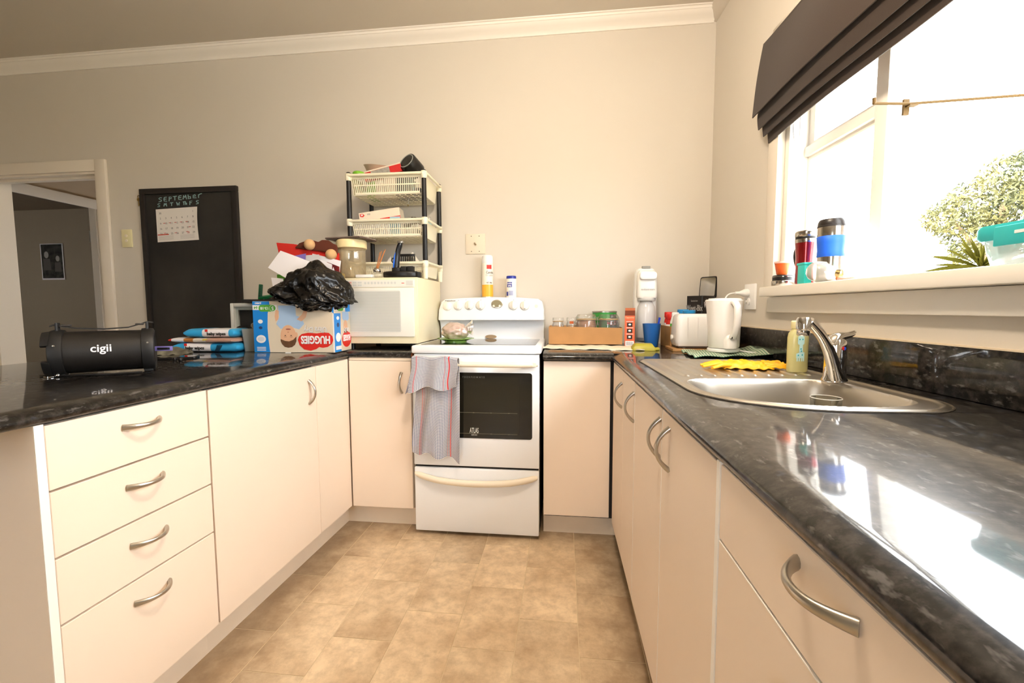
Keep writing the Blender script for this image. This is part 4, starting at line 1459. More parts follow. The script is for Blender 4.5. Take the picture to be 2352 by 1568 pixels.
# round pictograms on the blue band
for zc_, r_, lb in ((0.150, 0.012, 1), (0.120, 0.009, 2), (0.066, 0.024, 3)):
    flat(nb, 'pictogram', ell(-NW + 0.036, zc_, r_, r_ * 0.8, 18), T(0, -0.0003, 0) @ NF, WHT if lb != 2 else mat('print_navy', '#2c3f73', 0.4), D)
for k in range(3):
    flat(nb, 'small_print', [(-NW + 0.014, 0.024 - k * 0.007), (-NW + 0.058, 0.024 - k * 0.007), (-NW + 0.058, 0.0275 - k * 0.007), (-NW + 0.014, 0.0275 - k * 0.007)], T(0, -0.0003, 0) @ NF, WHT, D)
flat(nb, 'pictogram', ell(-NW + 0.036, 0.066, 0.017, 0.011, 16), T(0, -0.0006, 0) @ NF, mat('print_pale', '#d9dfe8', 0.4), D)
# printed child, upside down: shirt, arms, neck, head, ear, hair, face
flat(nb, 'printed_shirt', [(-0.262, 0.114), (-0.236, 0.122), (-0.206, 0.122), (-0.172, 0.112), (-0.146, 0.138), (-0.158, 0.168), (-0.185, 0.178), (-0.186, 0.226), (-0.272, 0.226), (-0.268, 0.172), (-0.284, 0.138)], NF, SHIRT, D)
flat(nb, 'printed_arm', [(-0.182, 0.160), (-0.158, 0.150), (-0.136, 0.170), (-0.128, 0.200), (-0.142, 0.208), (-0.156, 0.182)], T(0, -0.0001, 0) @ NF, SKIN, D)
flat(nb, 'printed_arm', [(-0.286, 0.150), (-0.272, 0.160), (-0.268, 0.200), (-0.284, 0.206), (-0.290, 0.175)], T(0, -0.0001, 0) @ NF, SKIN, D)
hx = -0.226
flat(nb, 'printed_head', ell(hx, 0.080, 0.039, 0.053, 26), T(0, -0.0003, 0) @ NF, SKIN, D)
flat(nb, 'printed_ear', ell(hx + 0.040, 0.086, 0.007, 0.013, 12), T(0, -0.0004, 0) @ NF, SKIN, D)
flat(nb, 'printed_hair', [(hx - 0.039, 0.066), (hx - 0.017, 0.057), (hx + 0.003, 0.055), (hx + 0.023, 0.062), (hx + 0.0395, 0.078), (hx + 0.039, 0.056), (hx + 0.031, 0.038), (hx + 0.016, 0.027), (hx - 0.002, 0.024), (hx - 0.020, 0.028), (hx - 0.033, 0.042), (hx - 0.039, 0.056)][::-1], T(0, -0.0006, 0) @ NF, HAIR, D)
for dx in (-0.015, 0.014):
    flat(nb, 'printed_eye', ell(hx + dx, 0.083, 0.0042, 0.0020, 10), T(0, -0.0007, 0) @ NF, mat('print_eye', '#3a2a22', 0.5), D)
    flat(nb, 'printed_brow', [(hx + dx - 0.007, 0.0755), (hx + dx + 0.007, 0.0755), (hx + dx + 0.006, 0.0768), (hx + dx - 0.006, 0.0768)], T(0, -0.0007, 0) @ NF, HAIR, D)
flat(nb, 'printed_mouth', ell(hx + 0.001, 0.113, 0.013, 0.0035, 14), T(0, -0.0007, 0) @ NF, mat('print_mouth', '#a65a4c', 0.5), D)
flat(nb, 'printed_nose', ell(hx, 0.099, 0.0045, 0.003, 10), T(0, -0.0007, 0) @ NF, mat('print_nose', '#c98f70', 0.5), D)
# red double bubble with the brand name, grey second line
bub = [(-0.180, 0.062), (-0.172, 0.036), (-0.150, 0.016), (-0.118, 0.010), (-0.090, 0.018), (-0.076, 0.028), (-0.058, 0.024), (-0.034, 0.028), (-0.014, 0.042), (-0.006, 0.060), (-0.010, 0.080), (-0.026, 0.095), (-0.052, 0.098), (-0.085, 0.093), (-0.130, 0.096), (-0.160, 0.090), (-0.174, 0.078)]
flat(nb, 'red_bubble', bub, T(0, -0.0003, 0) @ NF, RED, D)
up_text('HUGGIES', 0.050, -0.0905, 0.0625, mat('print_shadow', '#8d2a24', 0.4), 0.0022, 0.70, off=0.0011)
up_text('HUGGIES', 0.050, -0.092, 0.064, WHT, 0.0020, 0.70, off=0.0016)
up_text('Ultra Dry', 0.037, -0.0915, 0.111, mat('print_shade_grey', '#a39c99', 0.4), 0.0016, 0.76)
up_text('Ultra Dry', 0.037, -0.092, 0.112, mat('print_silver', '#e6e2e0', 0.35), 0.0004, 0.76, off=0.0017)
flat(nb, 'blue_corner', [(-0.022, 0.205), (0, 0.186), (0, NH - 0.001), (-0.022, NH - 0.001)], NF, BL, D)
flat(nb, 'white_edge', [(-0.006, 0.002), (0, 0.002), (0, 0.186), (-0.006, 0.190)], NF, WHT, D)
# right-hand face of the carton
flat(nb, 'blue_band', [(0.002, 0.002), (0.070, 0.002), (0.066, 0.1), (0.070, 0.188), (0.0, 0.188)], NS, BL, D)
flat(nb, 'white_strip', [(0.0, 0.203), (0.12, 0.203), (0.12, 0.232), (0.0, 0.232)], NS, WHT, D)
flat(nb, 'size_badge', rrect(0.035, 0.105, 0.199, 0.234, 0.016), T(0.0003, 0, 0) @ NS, LGRN, D)
flat(nb, 'blue_patch', [(0.125, 0.195), (0.186, 0.195), (0.186, 0.235), (0.125, 0.235)], NS, BL, D)
flat(nb, 'printed_shirt', [(0.09, 0.16), (0.11, 0.15), (0.15, 0.15), (0.165, 0.16), (0.16, 0.195), (0.09, 0.195)], NS, SHIRT, D)
flat(nb, 'printed_head', ell(0.122, 0.122, 0.022, 0.032, 20), T(0.0003, 0, 0) @ NS, SKIN, D)
flat(nb, 'printed_hair', ell(0.122, 0.101, 0.020, 0.013, 16), T(0.0005, 0, 0) @ NS, HAIR, D)
flat(nb, 'pictogram', ell(0.04, 0.072, 0.026, 0.022, 18), T(0.0003, 0, 0) @ NS, WHT, D)
flat(nb, 'pictogram', ell(0.04, 0.132, 0.013, 0.011, 14), T(0.0003, 0, 0) @ NS, mat('print_navy', '#2c3f73', 0.4), D)
flat(nb, 'pictogram', ell(0.04, 0.165, 0.015, 0.009, 14), T(0.0003, 0, 0) @ NS, WHT, D)
flat(nb, 'white_label', [(0.012, 0.012), (0.07, 0.012), (0.07, 0.030), (0.012, 0.030)], T(0.0003, 0, 0) @ NS, WHT, D)
flat(nb, 'red_bubble', ell(0.132, 0.058, 0.052, 0.040, 30), T(0.0003, 0, 0) @ NS, RED, D)
up_text('HUGGIES', 0.040, 0.132, 0.066, WHT, 0.0018, 0.50, NS)
up_text('Ultra Dry', 0.032, 0.132, 0.104, mat('print_silver', '#cfcac8', 0.35), 0.0008, 0.46, NS)
solo('clear_tape_scrap', MB().box(-0.012, 0.012, -0.005, 0.005, 0, 0.004), WHITE, 'tiny white clip lying on the bench before the nappy carton', 'clip', (-0.565, -0.705, ZB), bevel=0.001)

# ------------------------------------------------------------------ black rubbish bag on the carton with papers behind
BAG = mat('bin_bag_plastic', '#0c0b0b', 0.27, spec=0.5)
bgm = MB()
bmx = bmesh.new()
bmesh.ops.create_icosphere(bmx, subdivisions=6, radius=1.0)
bmx.verts.ensure_lookup_table()
for v in bmx.verts:
    p = v.co.copy()
    # outline: wide low mound with a peak left of centre and a flap hanging over the front
    z = p.z
    peak = 0.5 + 0.5 * max(0, 1 - abs(p.x - 0.05) * 1.05)
    up_ = 0.140 * max(0, z) * (0.35 + 0.9 * peak)
    dn = 0.058 * min(0, z) * max(0.0, 1 - abs(p.x - 0.05) * 0.85) * (1.0 if p.y < 0 else 0.1)
    q = Vector((p.x * 0.190, p.y * (0.100 + 0.02 * math.sin(p.x * 5)), up_ + dn))
    r1 = noise.noise(Vector((p.x * 1.8 + p.z * 1.5, p.y * 1.5, p.z * 2.6 - p.x * 1.2)) + Vector((3, 1, 7)))
    ridge = 1 - abs(noise.noise(Vector((p.x * 2.6 + p.z * 2.2, p.y * 1.2 - p.x, p.z * 2.4)) + Vector((9, 4, 2)))) * 2
    fine = 1 - abs(noise.noise(p * 7.5 + Vector((1, 8, 3)))) * 2
    k = 0.022 * r1 + 0.016 * ridge + 0.006 * fine
    nrm = Vector((p.x * 0.6, p.y * 1.5, p.z)).normalized()
    q += nrm * k
    if p.y > -0.15 and q.z < 0.002:
        q.z = 0.002
    v.co = q
bag_me = bpy.data.meshes.new('bin_bag')
bmx.to_mesh(bag_me)
bmx.free()
bag_me.polygons.foreach_set('use_smooth', [True] * len(bag_me.polygons))
bag_me.set_sharp_from_angle(angle=R(75))
bg_o = link('bin_bag', bag_me, BAG)
bg_o.location = (-0.470, -0.630, ZB + NH + 0.004)
bg_o.rotation_euler = (0, R(4), R(6))
tag(bg_o, 'crumpled glossy black plastic bag slumped over the nappy carton', 'bag')


def sheet(name, label, cat, pts, mm, th=0.0008, bend=0.0):
    """a stiff sheet through four corners (bl, br, tr, tl)"""
    P = [Vector(q) for q in pts]
    n = (P[1] - P[0]).cross(P[3] - P[0]).normalized()
    mb = MB().grid(lambda u, v: (P[0].lerp(P[1], u)).lerp(P[3].lerp(P[2], u), v) + n * bend * math.sin(PI * u), 8, 6)
    o_ = link(name, mb.mesh(name, solid=th, smooth=60), mm)
    tag(o_, label, cat, 'papers stuffed behind the black bag')
    return o_


sheet('letter_sheet', 'folded white letter sticking out left of the black bag', 'paper', [(-0.745, -0.570, 1.325), (-0.585, -0.585, 1.24), (-0.520, -0.555, 1.35), (-0.690, -0.545, 1.412)], PAPER, bend=0.006)
sheet('purple_leaflet', 'purple and white leaflet behind the folded letter', 'leaflet', [(-0.66, -0.525, 1.32), (-0.58, -0.525, 1.29), (-0.575, -0.510, 1.40), (-0.635, -0.510, 1.39)], mat('purple_print', '#7c6ab5', 0.5))
sheet('grey_envelope', 'pale grey envelope standing behind the black bag', 'envelope', [(-0.60, -0.515, 1.28), (-0.50, -0.515, 1.28), (-0.51, -0.500, 1.395), (-0.585, -0.500, 1.392)], mat('pale_grey_paper', '#c8c6c6', 0.7))
sheet('printed_sheet', 'white printed sheet curling behind the peak of the black bag', 'paper', [(-0.56, -0.495, 1.28), (-0.415, -0.495, 1.25), (-0.40, -0.485, 1.362), (-0.555, -0.485, 1.402)], mat('print_paper', '#dedcdf', 0.6), bend=0.012)
pl_ = sheet('price_leaflet', 'leaflet printed in red and black beside the storage jar', 'leaflet', [(-0.50, -0.540, 1.29), (-0.425, -0.540, 1.255), (-0.425, -0.530, 1.34), (-0.485, -0.530, 1.365)], PAPER)
sheet('torn_receipt', 'small torn white receipt right of the black bag peak', 'receipt', [(-0.435, -0.555, 1.255), (-0.395, -0.555, 1.24), (-0.400, -0.550, 1.30), (-0.408, -0.550, 1.325)], PAPER)
sheet('magazine_cover', 'red and dark magazine cover between the receipt and the storage jar', 'magazine', [(-0.47, -0.525, 1.27), (-0.39, -0.525, 1.26), (-0.395, -0.515, 1.33), (-0.46, -0.515, 1.355)], mat('magazine_print', '#8a1d1c', 0.35, var=0.7, vscale=30, var2='#1b1a20'))
sheet('green_folder', 'bright green folder sticking out left of the black bag', 'folder', [(-0.705, -0.555, 1.185), (-0.60, -0.555, 1.18), (-0.595, -0.545, 1.295), (-0.715, -0.545, 1.292)], mat('lime_card', '#62ae28', 0.45), 0.002)
sheet('white_card', 'white card poking out beside the green folder', 'card', [(-0.705, -0.580, 1.16), (-0.66, -0.580, 1.16), (-0.665, -0.570, 1.27), (-0.730, -0.570, 1.275)], PAPER)
# red felt stocking with a brown trim and beige pompoms
sf = thing('felt_hanging', 'red felt hanging with brown felt trim and beige pompoms behind the papers', 'decoration', (-0.58, -0.468, 1.17))
FELT = mat('red_felt', '#cf2a20', 0.9)
fo = [(-0.185, 0.295), (-0.17, 0.22), (-0.145, 0.17), (-0.12, 0.13), (-0.05, 0.02), (0.16, 0.02), (0.16, 0.235), (0.0, 0.27), (-0.09, 0.286)]
part('felt_panel', MB().prism(fo, 0.0, 0.012, 'xz'), FELT, sf, bevel=0.003)
BRF = mat('brown_felt', '#5c2c1c', 0.95)
tr2 = [(-0.075, 0.265), (-0.05, 0.288), (-0.01, 0.300), (0.03, 0.300), (0.055, 0.292), (0.075, 0.302), (0.11, 0.300), (0.135, 0.282), (0.152, 0.276), (0.158, 0.262), (0.158, 0.235), (0.150, 0.215), (0.11, 0.235), (0.06, 0.245), (0.0, 0.252)][::-1]
part('felt_trim', MB().prism(tr2, -0.012, -0.001, 'xz'), BRF, sf, bevel=0.004)
PM_ = mat('beige_pompom', '#d0a878', 0.95, bump=0.4, bscale=200)
for px_, pz_, pr_ in ((0.012, 0.278, 0.028), (0.128, 0.225, 0.028)):
    part('pompom', MB().lathe([(pr_ * math.sin(PI * i / 12), -pr_ * math.cos(PI * i / 12)) for i in range(13)], 20, (px_, -0.018, pz_)), PM_, sf, smooth=80)

# ------------------------------------------------------------------ microwave
MWC = mat('microwave_cream', '#eadfbd', 0.35, var=0.04, vscale=4)
MWF = mat('microwave_front', '#e6e3da', 0.3)
mw = thing('microwave', 'old cream microwave oven on the corner bench beside the stove', 'microwave', (-0.205, -0.487, ZB))
# local: front y = 0, x -0.215..0.205
part('case', MB().box(-0.215, 0.205, 0.012, 0.43, 0.030, 0.368), MWC, mw, bevel=0.006, seg=3)
part('front_frame', MB().box(-0.213, 0.203, 0.0, 0.014, 0.030, 0.366), MWC, mw, bevel=0.004)
part('control_panel', MB().box(-0.200, 0.192, -0.004, 0.002, 0.318, 0.355), MWF, mw, bevel=0.001, seg=1)
dr = part('door', MB().box(-0.200, 0.190, -0.010, 0.002, 0.066, 0.316), MWF, mw, bevel=0.004)
part('door_window', MB().prism(rrect(-0.155, 0.122, 0.090, 0.300, 0.01), -0.0112, -0.0102, 'xz'), mat('perforated_window', '#d8d8d2', 0.22), dr)
slm = MB()
for k in range(34):
    z_ = 0.096 + k * 0.0059
    slm.box(-0.150, 0.117, -0.0117, -0.0112, z_, z_ + 0.0026)
o = part('window_mesh', slm, mat('window_mesh', '#b4b5b0', 0.3), dr)
o['kind'] = 'stuff'
for dx in (-0.17, 0.16):
    for dy in (0.05, 0.38):
        part('foot', MB().lathe([(0.014, 0), (0.014, 0.03), (0, 0.03)], 12, (dx, dy, 0)), BLACK, mw)
BTN = mat('touch_pad', '#cfd0cb', 0.4)
PINKB = mat('touch_pad_red', '#d9a29a', 0.4)
for r_ in range(2):
    for c_ in range(4):
        z_ = 0.342 - r_ * 0.013
        part('touch_pad', MB().box(-0.188 + c_ * 0.027, -0.166 + c_ * 0.027, -0.0046, -0.004, z_ - 0.0045, z_ + 0.0045), PINKB if c_ < 2 else BTN, mw)
for c_ in range(10):
    part('number_pad', MB().lathe([(0.0062, 0), (0.0062, 0.0006), (0, 0.0006)], 14, M=T(-0.066 + c_ * 0.0175, -0.004, 0.3395) @ Rx(PI / 2)), BTN, mw)
part('start_pad', MB().box(0.150, 0.186, -0.0052, -0.004, 0.327, 0.350), BTN, mw)
part('stop_mark', MB().box(0.126, 0.140, -0.0046, -0.004, 0.336, 0.339), RED, mw)

# ------------------------------------------------------------------ things on the microwave
ZM = ZB + 0.3685
cn = thing('storage_jar', 'tall clear plastic storage jar with a cream lid on the microwave', 'jar', (-0.377, -0.412, ZM))
JC = clear_mat('smoky_acrylic', '#fdfaf3', 0.04, 0.04, '#e2d3b2', 0.16, fres=0.4)
part('body', MB().lathe([(0.066, 0.002), (0.070, 0.006), (0.070, 0.155), (0.069, 0.16)], 36), JC, cn, solid=0.0025, smooth=50)
part('lid', MB().lathe([(0.074, 0.155), (0.077, 0.157), (0.077, 0.192), (0.073, 0.198), (0.0, 0.199)], 36), mat('cream_lid', '#ecd9a6', 0.35), cn, smooth=40)
tr3 = thing('serving_tray', 'dark printed tray balanced on the storage jar lid', 'tray', (-0.380, -0.405, ZM + 0.1995), R(-8))
part('base', MB().prism(rrect(-0.105, 0.105, -0.075, 0.075, 0.012), 0.0, 0.003), mat('tray_brown', '#5a3a32', 0.35, var=0.5, vscale=18), tr3)
part('rim', MB().tube([(x, y, 0.006) for x, y in rrect(-0.106, 0.106, -0.076, 0.076, 0.012) + [rrect(-0.106, 0.106, -0.076, 0.076, 0.012)[0]]], 0.004, 8), mat('tray_rim', '#7a6a60', 0.35), tr3, smooth=60)
solo('toy_castle_piece', MB().box(-0.012, 0.012, -0.008, 0.008, 0, 0.014).box(-0.012, -0.006, -0.008, 0.008, 0.014, 0.022).box(0.006, 0.012, -0.008, 0.008, 0.014, 0.022), mat('toy_yellow', '#ecd48a', 0.4),
     'tiny yellow notched toy piece at the left front of the microwave top', 'toy', (-0.405, -0.470, ZM))
solo('white_remote', MB().box(-0.045, 0.045, -0.016, 0.016, 0, 0.016), WHITE, 'small white box lying in front of the storage jar', 'box', (-0.285, -0.462, ZM), R(-4), bevel=0.004)
ch_ = thing('clipper_stand', 'black charging stand for hair clippers on the microwave', 'charging stand', (-0.105, -0.428, ZM))
part('base', MB().prism(ell(0, 0, 0.094, 0.045, 30), 0.0, 0.032), BLACK, ch_, bevel=0.008, seg=3)
part('socket', MB().prism(ell(-0.02, 0, 0.026, 0.024, 20), 0.030, 0.052), BLACKM, ch_, bevel=0.004)
for dx in (0.020, 0.055):
    part('comb_holder', MB().box(dx - 0.016, dx + 0.016, -0.018, 0.012, 0.030, 0.058), BLACKM, ch_, bevel=0.003)
part('plug_block', MB().box(0.085, 0.108, -0.02, 0.012, 0.0, 0.028), BLACK, ch_, bevel=0.003)
hc = thing('hair_clipper', 'black and blue hair clipper standing in its charging stand', 'hair clipper', (-0.126, -0.428, ZM + 0.030), 0)
cpath = [(-0.004, 0, 0.0), (-0.002, 0, 0.03), (0.002, 0, 0.07), (0.008, 0, 0.105), (0.018, 0, 0.135), (0.024, 0, 0.150)]
part('body', MB().tube(cpath, [0.017, 0.0185, 0.0175, 0.0165, 0.017, 0.014], 18, flat=0.8), mat('clipper_black', '#15161a', 0.2), hc, smooth=60)
part('blue_stripe', MB().tube([(-0.012, -0.0135, 0.01), (-0.010, -0.0155, 0.04), (-0.005, -0.0150, 0.08), (0.0, -0.0135, 0.10)], [0.003, 0.0048, 0.004, 0.001], 8), mat('clipper_blue', '#1763d8', 0.2), hc, smooth=60)
part('grip_ring', MB().tube([(-0.018 + 0.009 * math.cos(t), 0, 0.060 + 0.011 * math.sin(t)) for t in [2 * PI * i / 14 for i in range(15)]], 0.003, 8), BLACK, hc)
part('blade', MB().box(0.010, 0.040, -0.016, 0.010, 0.146, 0.158, Matrix.Identity(4)), STEEL, hc, bevel=0.002)
gj = thing('skewer_glass', 'small glass pot with a chrome cap on the microwave', 'glass', (-0.226, -0.445, ZM))
part('pot', MB().lathe([(0.022, 0), (0.028, 0.004), (0.030, 0.02), (0.020, 0.03)], 20), GLASS, gj, smooth=60)
part('cap', MB().lathe([(0.018, 0.028), (0.021, 0.032), (0.021, 0.042), (0.013, 0.05), (0.0, 0.05)], 20), CHROME, gj, smooth=50)
SKW = mat('skewer_wood', '#c77f45', 0.6)
for k, (dx, dy) in enumerate(((0.018, 0.01), (0.028, 0.0), (0.036, 0.012), (0.045, -0.004))):
    solo('reed_stick', MB().tube([(0, 0, 0), (dx, dy, 0.085 + 0.004 * k)], 0.0018, 6), SKW, ('leftmost', 'second', 'third', 'rightmost')[k] + ' of the thin wooden reed sticks in the small glass pot', 'stick', (-0.230 + 0.003 * k, -0.445, ZM + 0.048), group='reed sticks in the glass pot')

# ------------------------------------------------------------------ three-tier basket rack standing on the microwave
RKC = mat('rack_cream', '#efe8cf', 0.4)
rk_ = thing('basket_rack', 'three-tier cream plastic basket rack with black posts on the microwave', 'rack', (-0.2145, -0.185, ZM))
# local half sizes: x 0.205, y 0.145
HX, HY = 0.210, 0.142


def basket(z_rim, depth, nm):
    t_ = part(nm, MB().tube([(x, y, z_rim) for x, y in rrect(-HX - 0.012, HX + 0.012, -HY - 0.012, HY + 0.012, 0.02) + [rrect(-HX - 0.012, HX + 0.012, -HY - 0.012, HY + 0.012, 0.02)[0]]], 0.0075, 8), RKC, rk_, smooth=60)
    g_ = MB()
    xi, yi = HX - 0.022, HY - 0.006
    ins = 0.010
    zb_ = z_rim - depth
    # side slats front and back, solid ends
    for yy, s_ in ((-yi, -1), (yi, 1)):
        n_ = 34
        for k in range(n_ + 1):
            x = -xi + 2 * xi * k / n_
            g_.add([(x - 0.0022, yy, z_rim - 0.012), (x + 0.0022, yy, z_rim - 0.012), (x * 0.95 + 0.0022, yy - s_ * ins, zb_ + 0.01), (x * 0.95 - 0.0022, yy - s_ * ins, zb_ + 0.01),
                    (x - 0.0022, yy - s_ * 0.003, z_rim - 0.012), (x + 0.0022, yy - s_ * 0.003, z_rim - 0.012), (x * 0.95 + 0.0022, yy - s_ * (ins + 0.003), zb_ + 0.01), (x * 0.95 - 0.0022, yy - s_ * (ins + 0.003), zb_ + 0.01)],
                   [(0, 1, 2, 3), (7, 6, 5, 4), (0, 4, 5, 1), (1, 5, 6, 2), (2, 6, 7, 3), (3, 7, 4, 0)])
        g_.box(-xi - 0.012, xi + 0.012, yy - 0.003, yy + 0.003, z_rim - 0.016, z_rim)
        g_.box(-xi, xi, yy - s_ * 0.0075, yy - s_ * 0.0045, z_rim - depth * 0.52, z_rim - depth * 0.46)
        g_.box(-xi * 0.97, xi * 0.97, yy - s_ * (ins + 0.004), yy - s_ * (ins - 0.002), zb_, zb_ + 0.014)
    o1 = part('side_slats', g_, RKC, t_)
    o1['kind'] = 'stuff'
    for s_ in (-1, 1):
        e_ = MB()
        e_.add([(s_ * (xi + 0.012), -yi, z_rim), (s_ * (xi + 0.012), yi, z_rim), (s_ * (xi + 0.004), yi - ins, zb_), (s_ * (xi + 0.004), -yi + ins, zb_)], [(0, 1, 2, 3)])
        part('end_wall', e_, RKC, t_, solid=0.003)
    f_ = MB()
    for k in range(13):
        x = -xi + 2 * xi * k / 12
        f_.box(x - 0.0018, x + 0.0018, -yi + ins, yi - ins, zb_, zb_ + 0.003)
    for k in range(9):
        y = -yi + ins + (2 * yi - 2 * ins) * k / 8
        f_.box(-xi, xi, y - 0.002, y + 0.002, zb_ - 0.002, zb_ + 0.002)
    o2 = part('base_grid', f_, RKC, t_)
    o2['kind'] = 'stuff'
    for sx_ in (-1, 1):
        for sy_ in (-1, 1):
            part('post_socket', MB().lathe([(0.013, -0.026), (0.017, -0.02), (0.0175, 0.008), (0.014, 0.012), (0, 0.012)], 16, (sx_ * HX, sy_ * HY, z_rim)), RKC, t_, smooth=50)
    return t_


basket(0.556, 0.100, 'top_basket')
basket(0.315, 0.084, 'middle_basket')
basket(0.086, 0.070, 'bottom_basket')
for z0, z1 in ((0.097, 0.291), (0.326, 0.532)):
    for sx_ in (-1, 1):
        for sy_ in (-1, 1):
            part('post', MB().lathe([(0.0125, z0), (0.0135, z0 + 0.01), (0.0125, z1)], 18, (sx_ * HX, sy_ * HY, 0)), BLACK, rk_, smooth=60)
for sx_ in (-1, 1):
    for sy_ in (-1, 1):
        part('post_cap', MB().lathe([(0.0125, 0.567), (0.0125, 0.572), (0.007, 0.576), (0, 0.576)], 16, (sx_ * HX, sy_ * HY, 0)), BLACK, rk_, smooth=60)
        part('foot', MB().lathe([(0.012, 0.0), (0.015, 0.060), (0, 0.060)], 14, (sx_ * HX, sy_ * HY, 0)), RKC, rk_)
ZT, ZMID, ZBOT = ZM + 0.459, ZM + 0.234, ZM + 0.018
# top basket contents
bw = thing('mixing_bowl', 'cream plastic bowl tilted in the top basket', 'bowl', (-0.315, -0.160, ZT + 0.128))
part('shell', MB().lathe([(0.0, 0.0), (0.04, 0.002), (0.075, 0.03), (0.090, 0.060), (0.093, 0.062)], 36, M=Ry(R(6)) @ Rx(R(8))), mat('bowl_cream', '#e0cdb0', 0.35), bw, solid=0.003, smooth=70)
bx_ = thing('foil_box', 'red and silver cling film box lying across the top basket', 'box', (-0.263, -0.245, ZT + 0.108), R(6))
FB = Ry(R(-14))
part('carton', MB().box(-0.10, 0.115, -0.022, 0.022, 0.0, 0.045, FB), mat('film_box_red', '#c32420', 0.4), bx_, bevel=0.001, seg=1)
part('silver_label', MB().box(-0.055, 0.05, -0.0226, -0.022, 0.002, 0.040, FB), mat('film_silver', '#a9a59c', 0.3, var=0.3, vscale=60), bx_)
part('cutter_flap', MB().box(-0.10, 0.115, -0.0235, -0.022, 0.041, 0.047, FB), mat('film_flap', '#ded3bd', 0.4), bx_)
bc_ = thing('black_tin', 'round black tin lying on its side in the top basket', 'tin', (-0.107, -0.215, ZT + 0.168))
part('can', MB().lathe([(0.0, -0.045), (0.050, -0.045), (0.052, -0.04), (0.052, 0.040), (0.05, 0.045)], 32, M=Rz(R(-25)) @ Rx(R(62))), BLACK, bc_, smooth=40)
part('rim', MB().lathe([(0.040, 0.0445), (0.0445, 0.0445), (0.0445, 0.0475), (0.040, 0.0475), (0.040, 0.0445)], 32, M=Rz(R(-25)) @ Rx(R(62))), mat('grey_rim', '#9a9c98', 0.3), bc_)
part('lens', MB().lathe([(0.040, 0.046), (0.02, 0.040), (0.0, 0.042)], 28, M=Rz(R(-25)) @ Rx(R(62))), mat('tin_dark', '#12130f', 0.15), bc_)
solo('lime_lid', MB().lathe([(0.03, 0), (0.033, 0.004), (0.033, 0.02), (0.028, 0.026), (0, 0.027)], 20), mat('lime_plastic', '#7cbc34', 0.4), 'small lime green lid at the left of the top basket', 'lid', (-0.388, -0.280, ZT + 0.104), smooth=50)
for k, (dx, cc, hh, ww, nm) in enumerate(((-0.125, '#7fae45', 0.10, 0.05, 'green packet'), (-0.02, '#d8cdbb', 0.126, 0.08, 'pale packet'), (0.06, '#20211f', 0.108, 0.09, 'black packet'), (-0.08, '#e0d6c6', 0.126, 0.05, 'cream packet'), (0.13, '#2b3a4a', 0.05, 0.05, 'navy packet'))):
    solo('food_packet', MB().box(-ww / 2, ww / 2, -0.05, 0.05, 0, hh), mat('packet_%d' % k, cc, 0.5), '%s lying inside the top basket' % nm, 'packet', (-0.2145 + dx, -0.185, ZT), 0.03 * k, bevel=0.004)
# middle basket contents
gb2 = thing('glove_box', 'cream and red disposable glove carton in the middle basket', 'box', (-0.284, -0.225, ZMID + 0.092), R(5))
GBM = Ry(R(-8))
part('carton', MB().box(-0.115, 0.115, -0.03, 0.06, 0.0, 0.062, GBM), mat('glove_cream', '#e9dcc6', 0.4), gb2, bevel=0.001, seg=1)
part('red_band', MB().box(0.0, 0.1155, -0.0306, -0.03, 0.0, 0.016, GBM), RED, gb2)
flat(gb2, 'size_tag', [(-0.108, 0.040), (-0.092, 0.036), (-0.082, 0.045), (-0.092, 0.055), (-0.108, 0.055)], GBM @ T(0, -0.0303, 0) @ FRONT, RED)
text(gb2, 'M', 0.014, GBM @ T(-0.097, -0.031, 0.047) @ FRONT, WHT, bold=0.0004)
text(gb2, '100', 0.013, GBM @ T(-0.06, -0.0304, 0.047) @ FRONT, GI)
solo('white_folder', MB().box(-0.125, 0.095, -0.002, 0.002, 0, 0.088), PAPER, 'white card folder standing at the front of the middle basket', 'folder', (-0.305, -0.295, ZMID + 0.004), R(2))
solo('blue_slip', MB().box(-0.03, 0.03, -0.001, 0.001, 0, 0.10), mat('blue_slip', '#a9cbdc', 0.6), 'pale blue slip of paper beside the white folder', 'paper', (-0.180, -0.298, ZMID + 0.006), R(-6))
solo('foil_wrap', MB().grid(lambda u, v: (-0.06 + 0.12 * u, 0.03 * math.sin(v * 6), 0.05 * math.sin(PI * u) * (0.6 + 0.4 * v) + 0.01 * math.sin(u * 31 + v * 17)), 24, 12), mat('foil', '#b9b6b0', 0.25, metal=1.0),
     'crumpled silver foil wrapper in the middle basket', 'wrapper', (-0.097, -0.210, ZMID + 0.06), smooth=20)
tbt = thing('teal_bottle', 'tiny teal bottle with a clear cap at the right of the middle basket', 'bottle', (-0.042, -0.130, ZMID + 0.006))
part('body', MB().lathe([(0.014, 0), (0.018, 0.004), (0.018, 0.085), (0.012, 0.10)], 18), mat('teal_liquid', '#9cc4bd', 0.2), tbt, smooth=60)
part('cap', MB().lathe([(0.012, 0.10), (0.013, 0.102), (0.013, 0.128), (0, 0.130)], 16), GLASS, tbt)
for k, (dx, cc, nm) in enumerate(((-0.13, '#ba4038', 'red striped packet'), (-0.06, '#6da23f', 'green striped packet'), (0.03, '#e2d9ce', 'white packet'), (0.10, '#b9b3a2', 'grey packet'))):
    solo('food_packet', MB().box(-0.03, 0.03, -0.045, 0.045, 0, 0.055), mat('mpacket_%d' % k, cc, 0.5), '%s lying inside the middle basket' % nm, 'packet', (-0.2145 + dx, -0.18, ZMID), 0.03 * k - 0.04, bevel=0.004)
hv = thing('bead_string', 'short string with a brass bead dangling below the top basket', 'string', (-0.133, -0.210, ZT - 0.003))
part('thread', MB().tube([(0, 0, 0), (0.002, -0.002, -0.02), (-0.002, -0.002, -0.032)], 0.0014, 6), WHITE, hv)
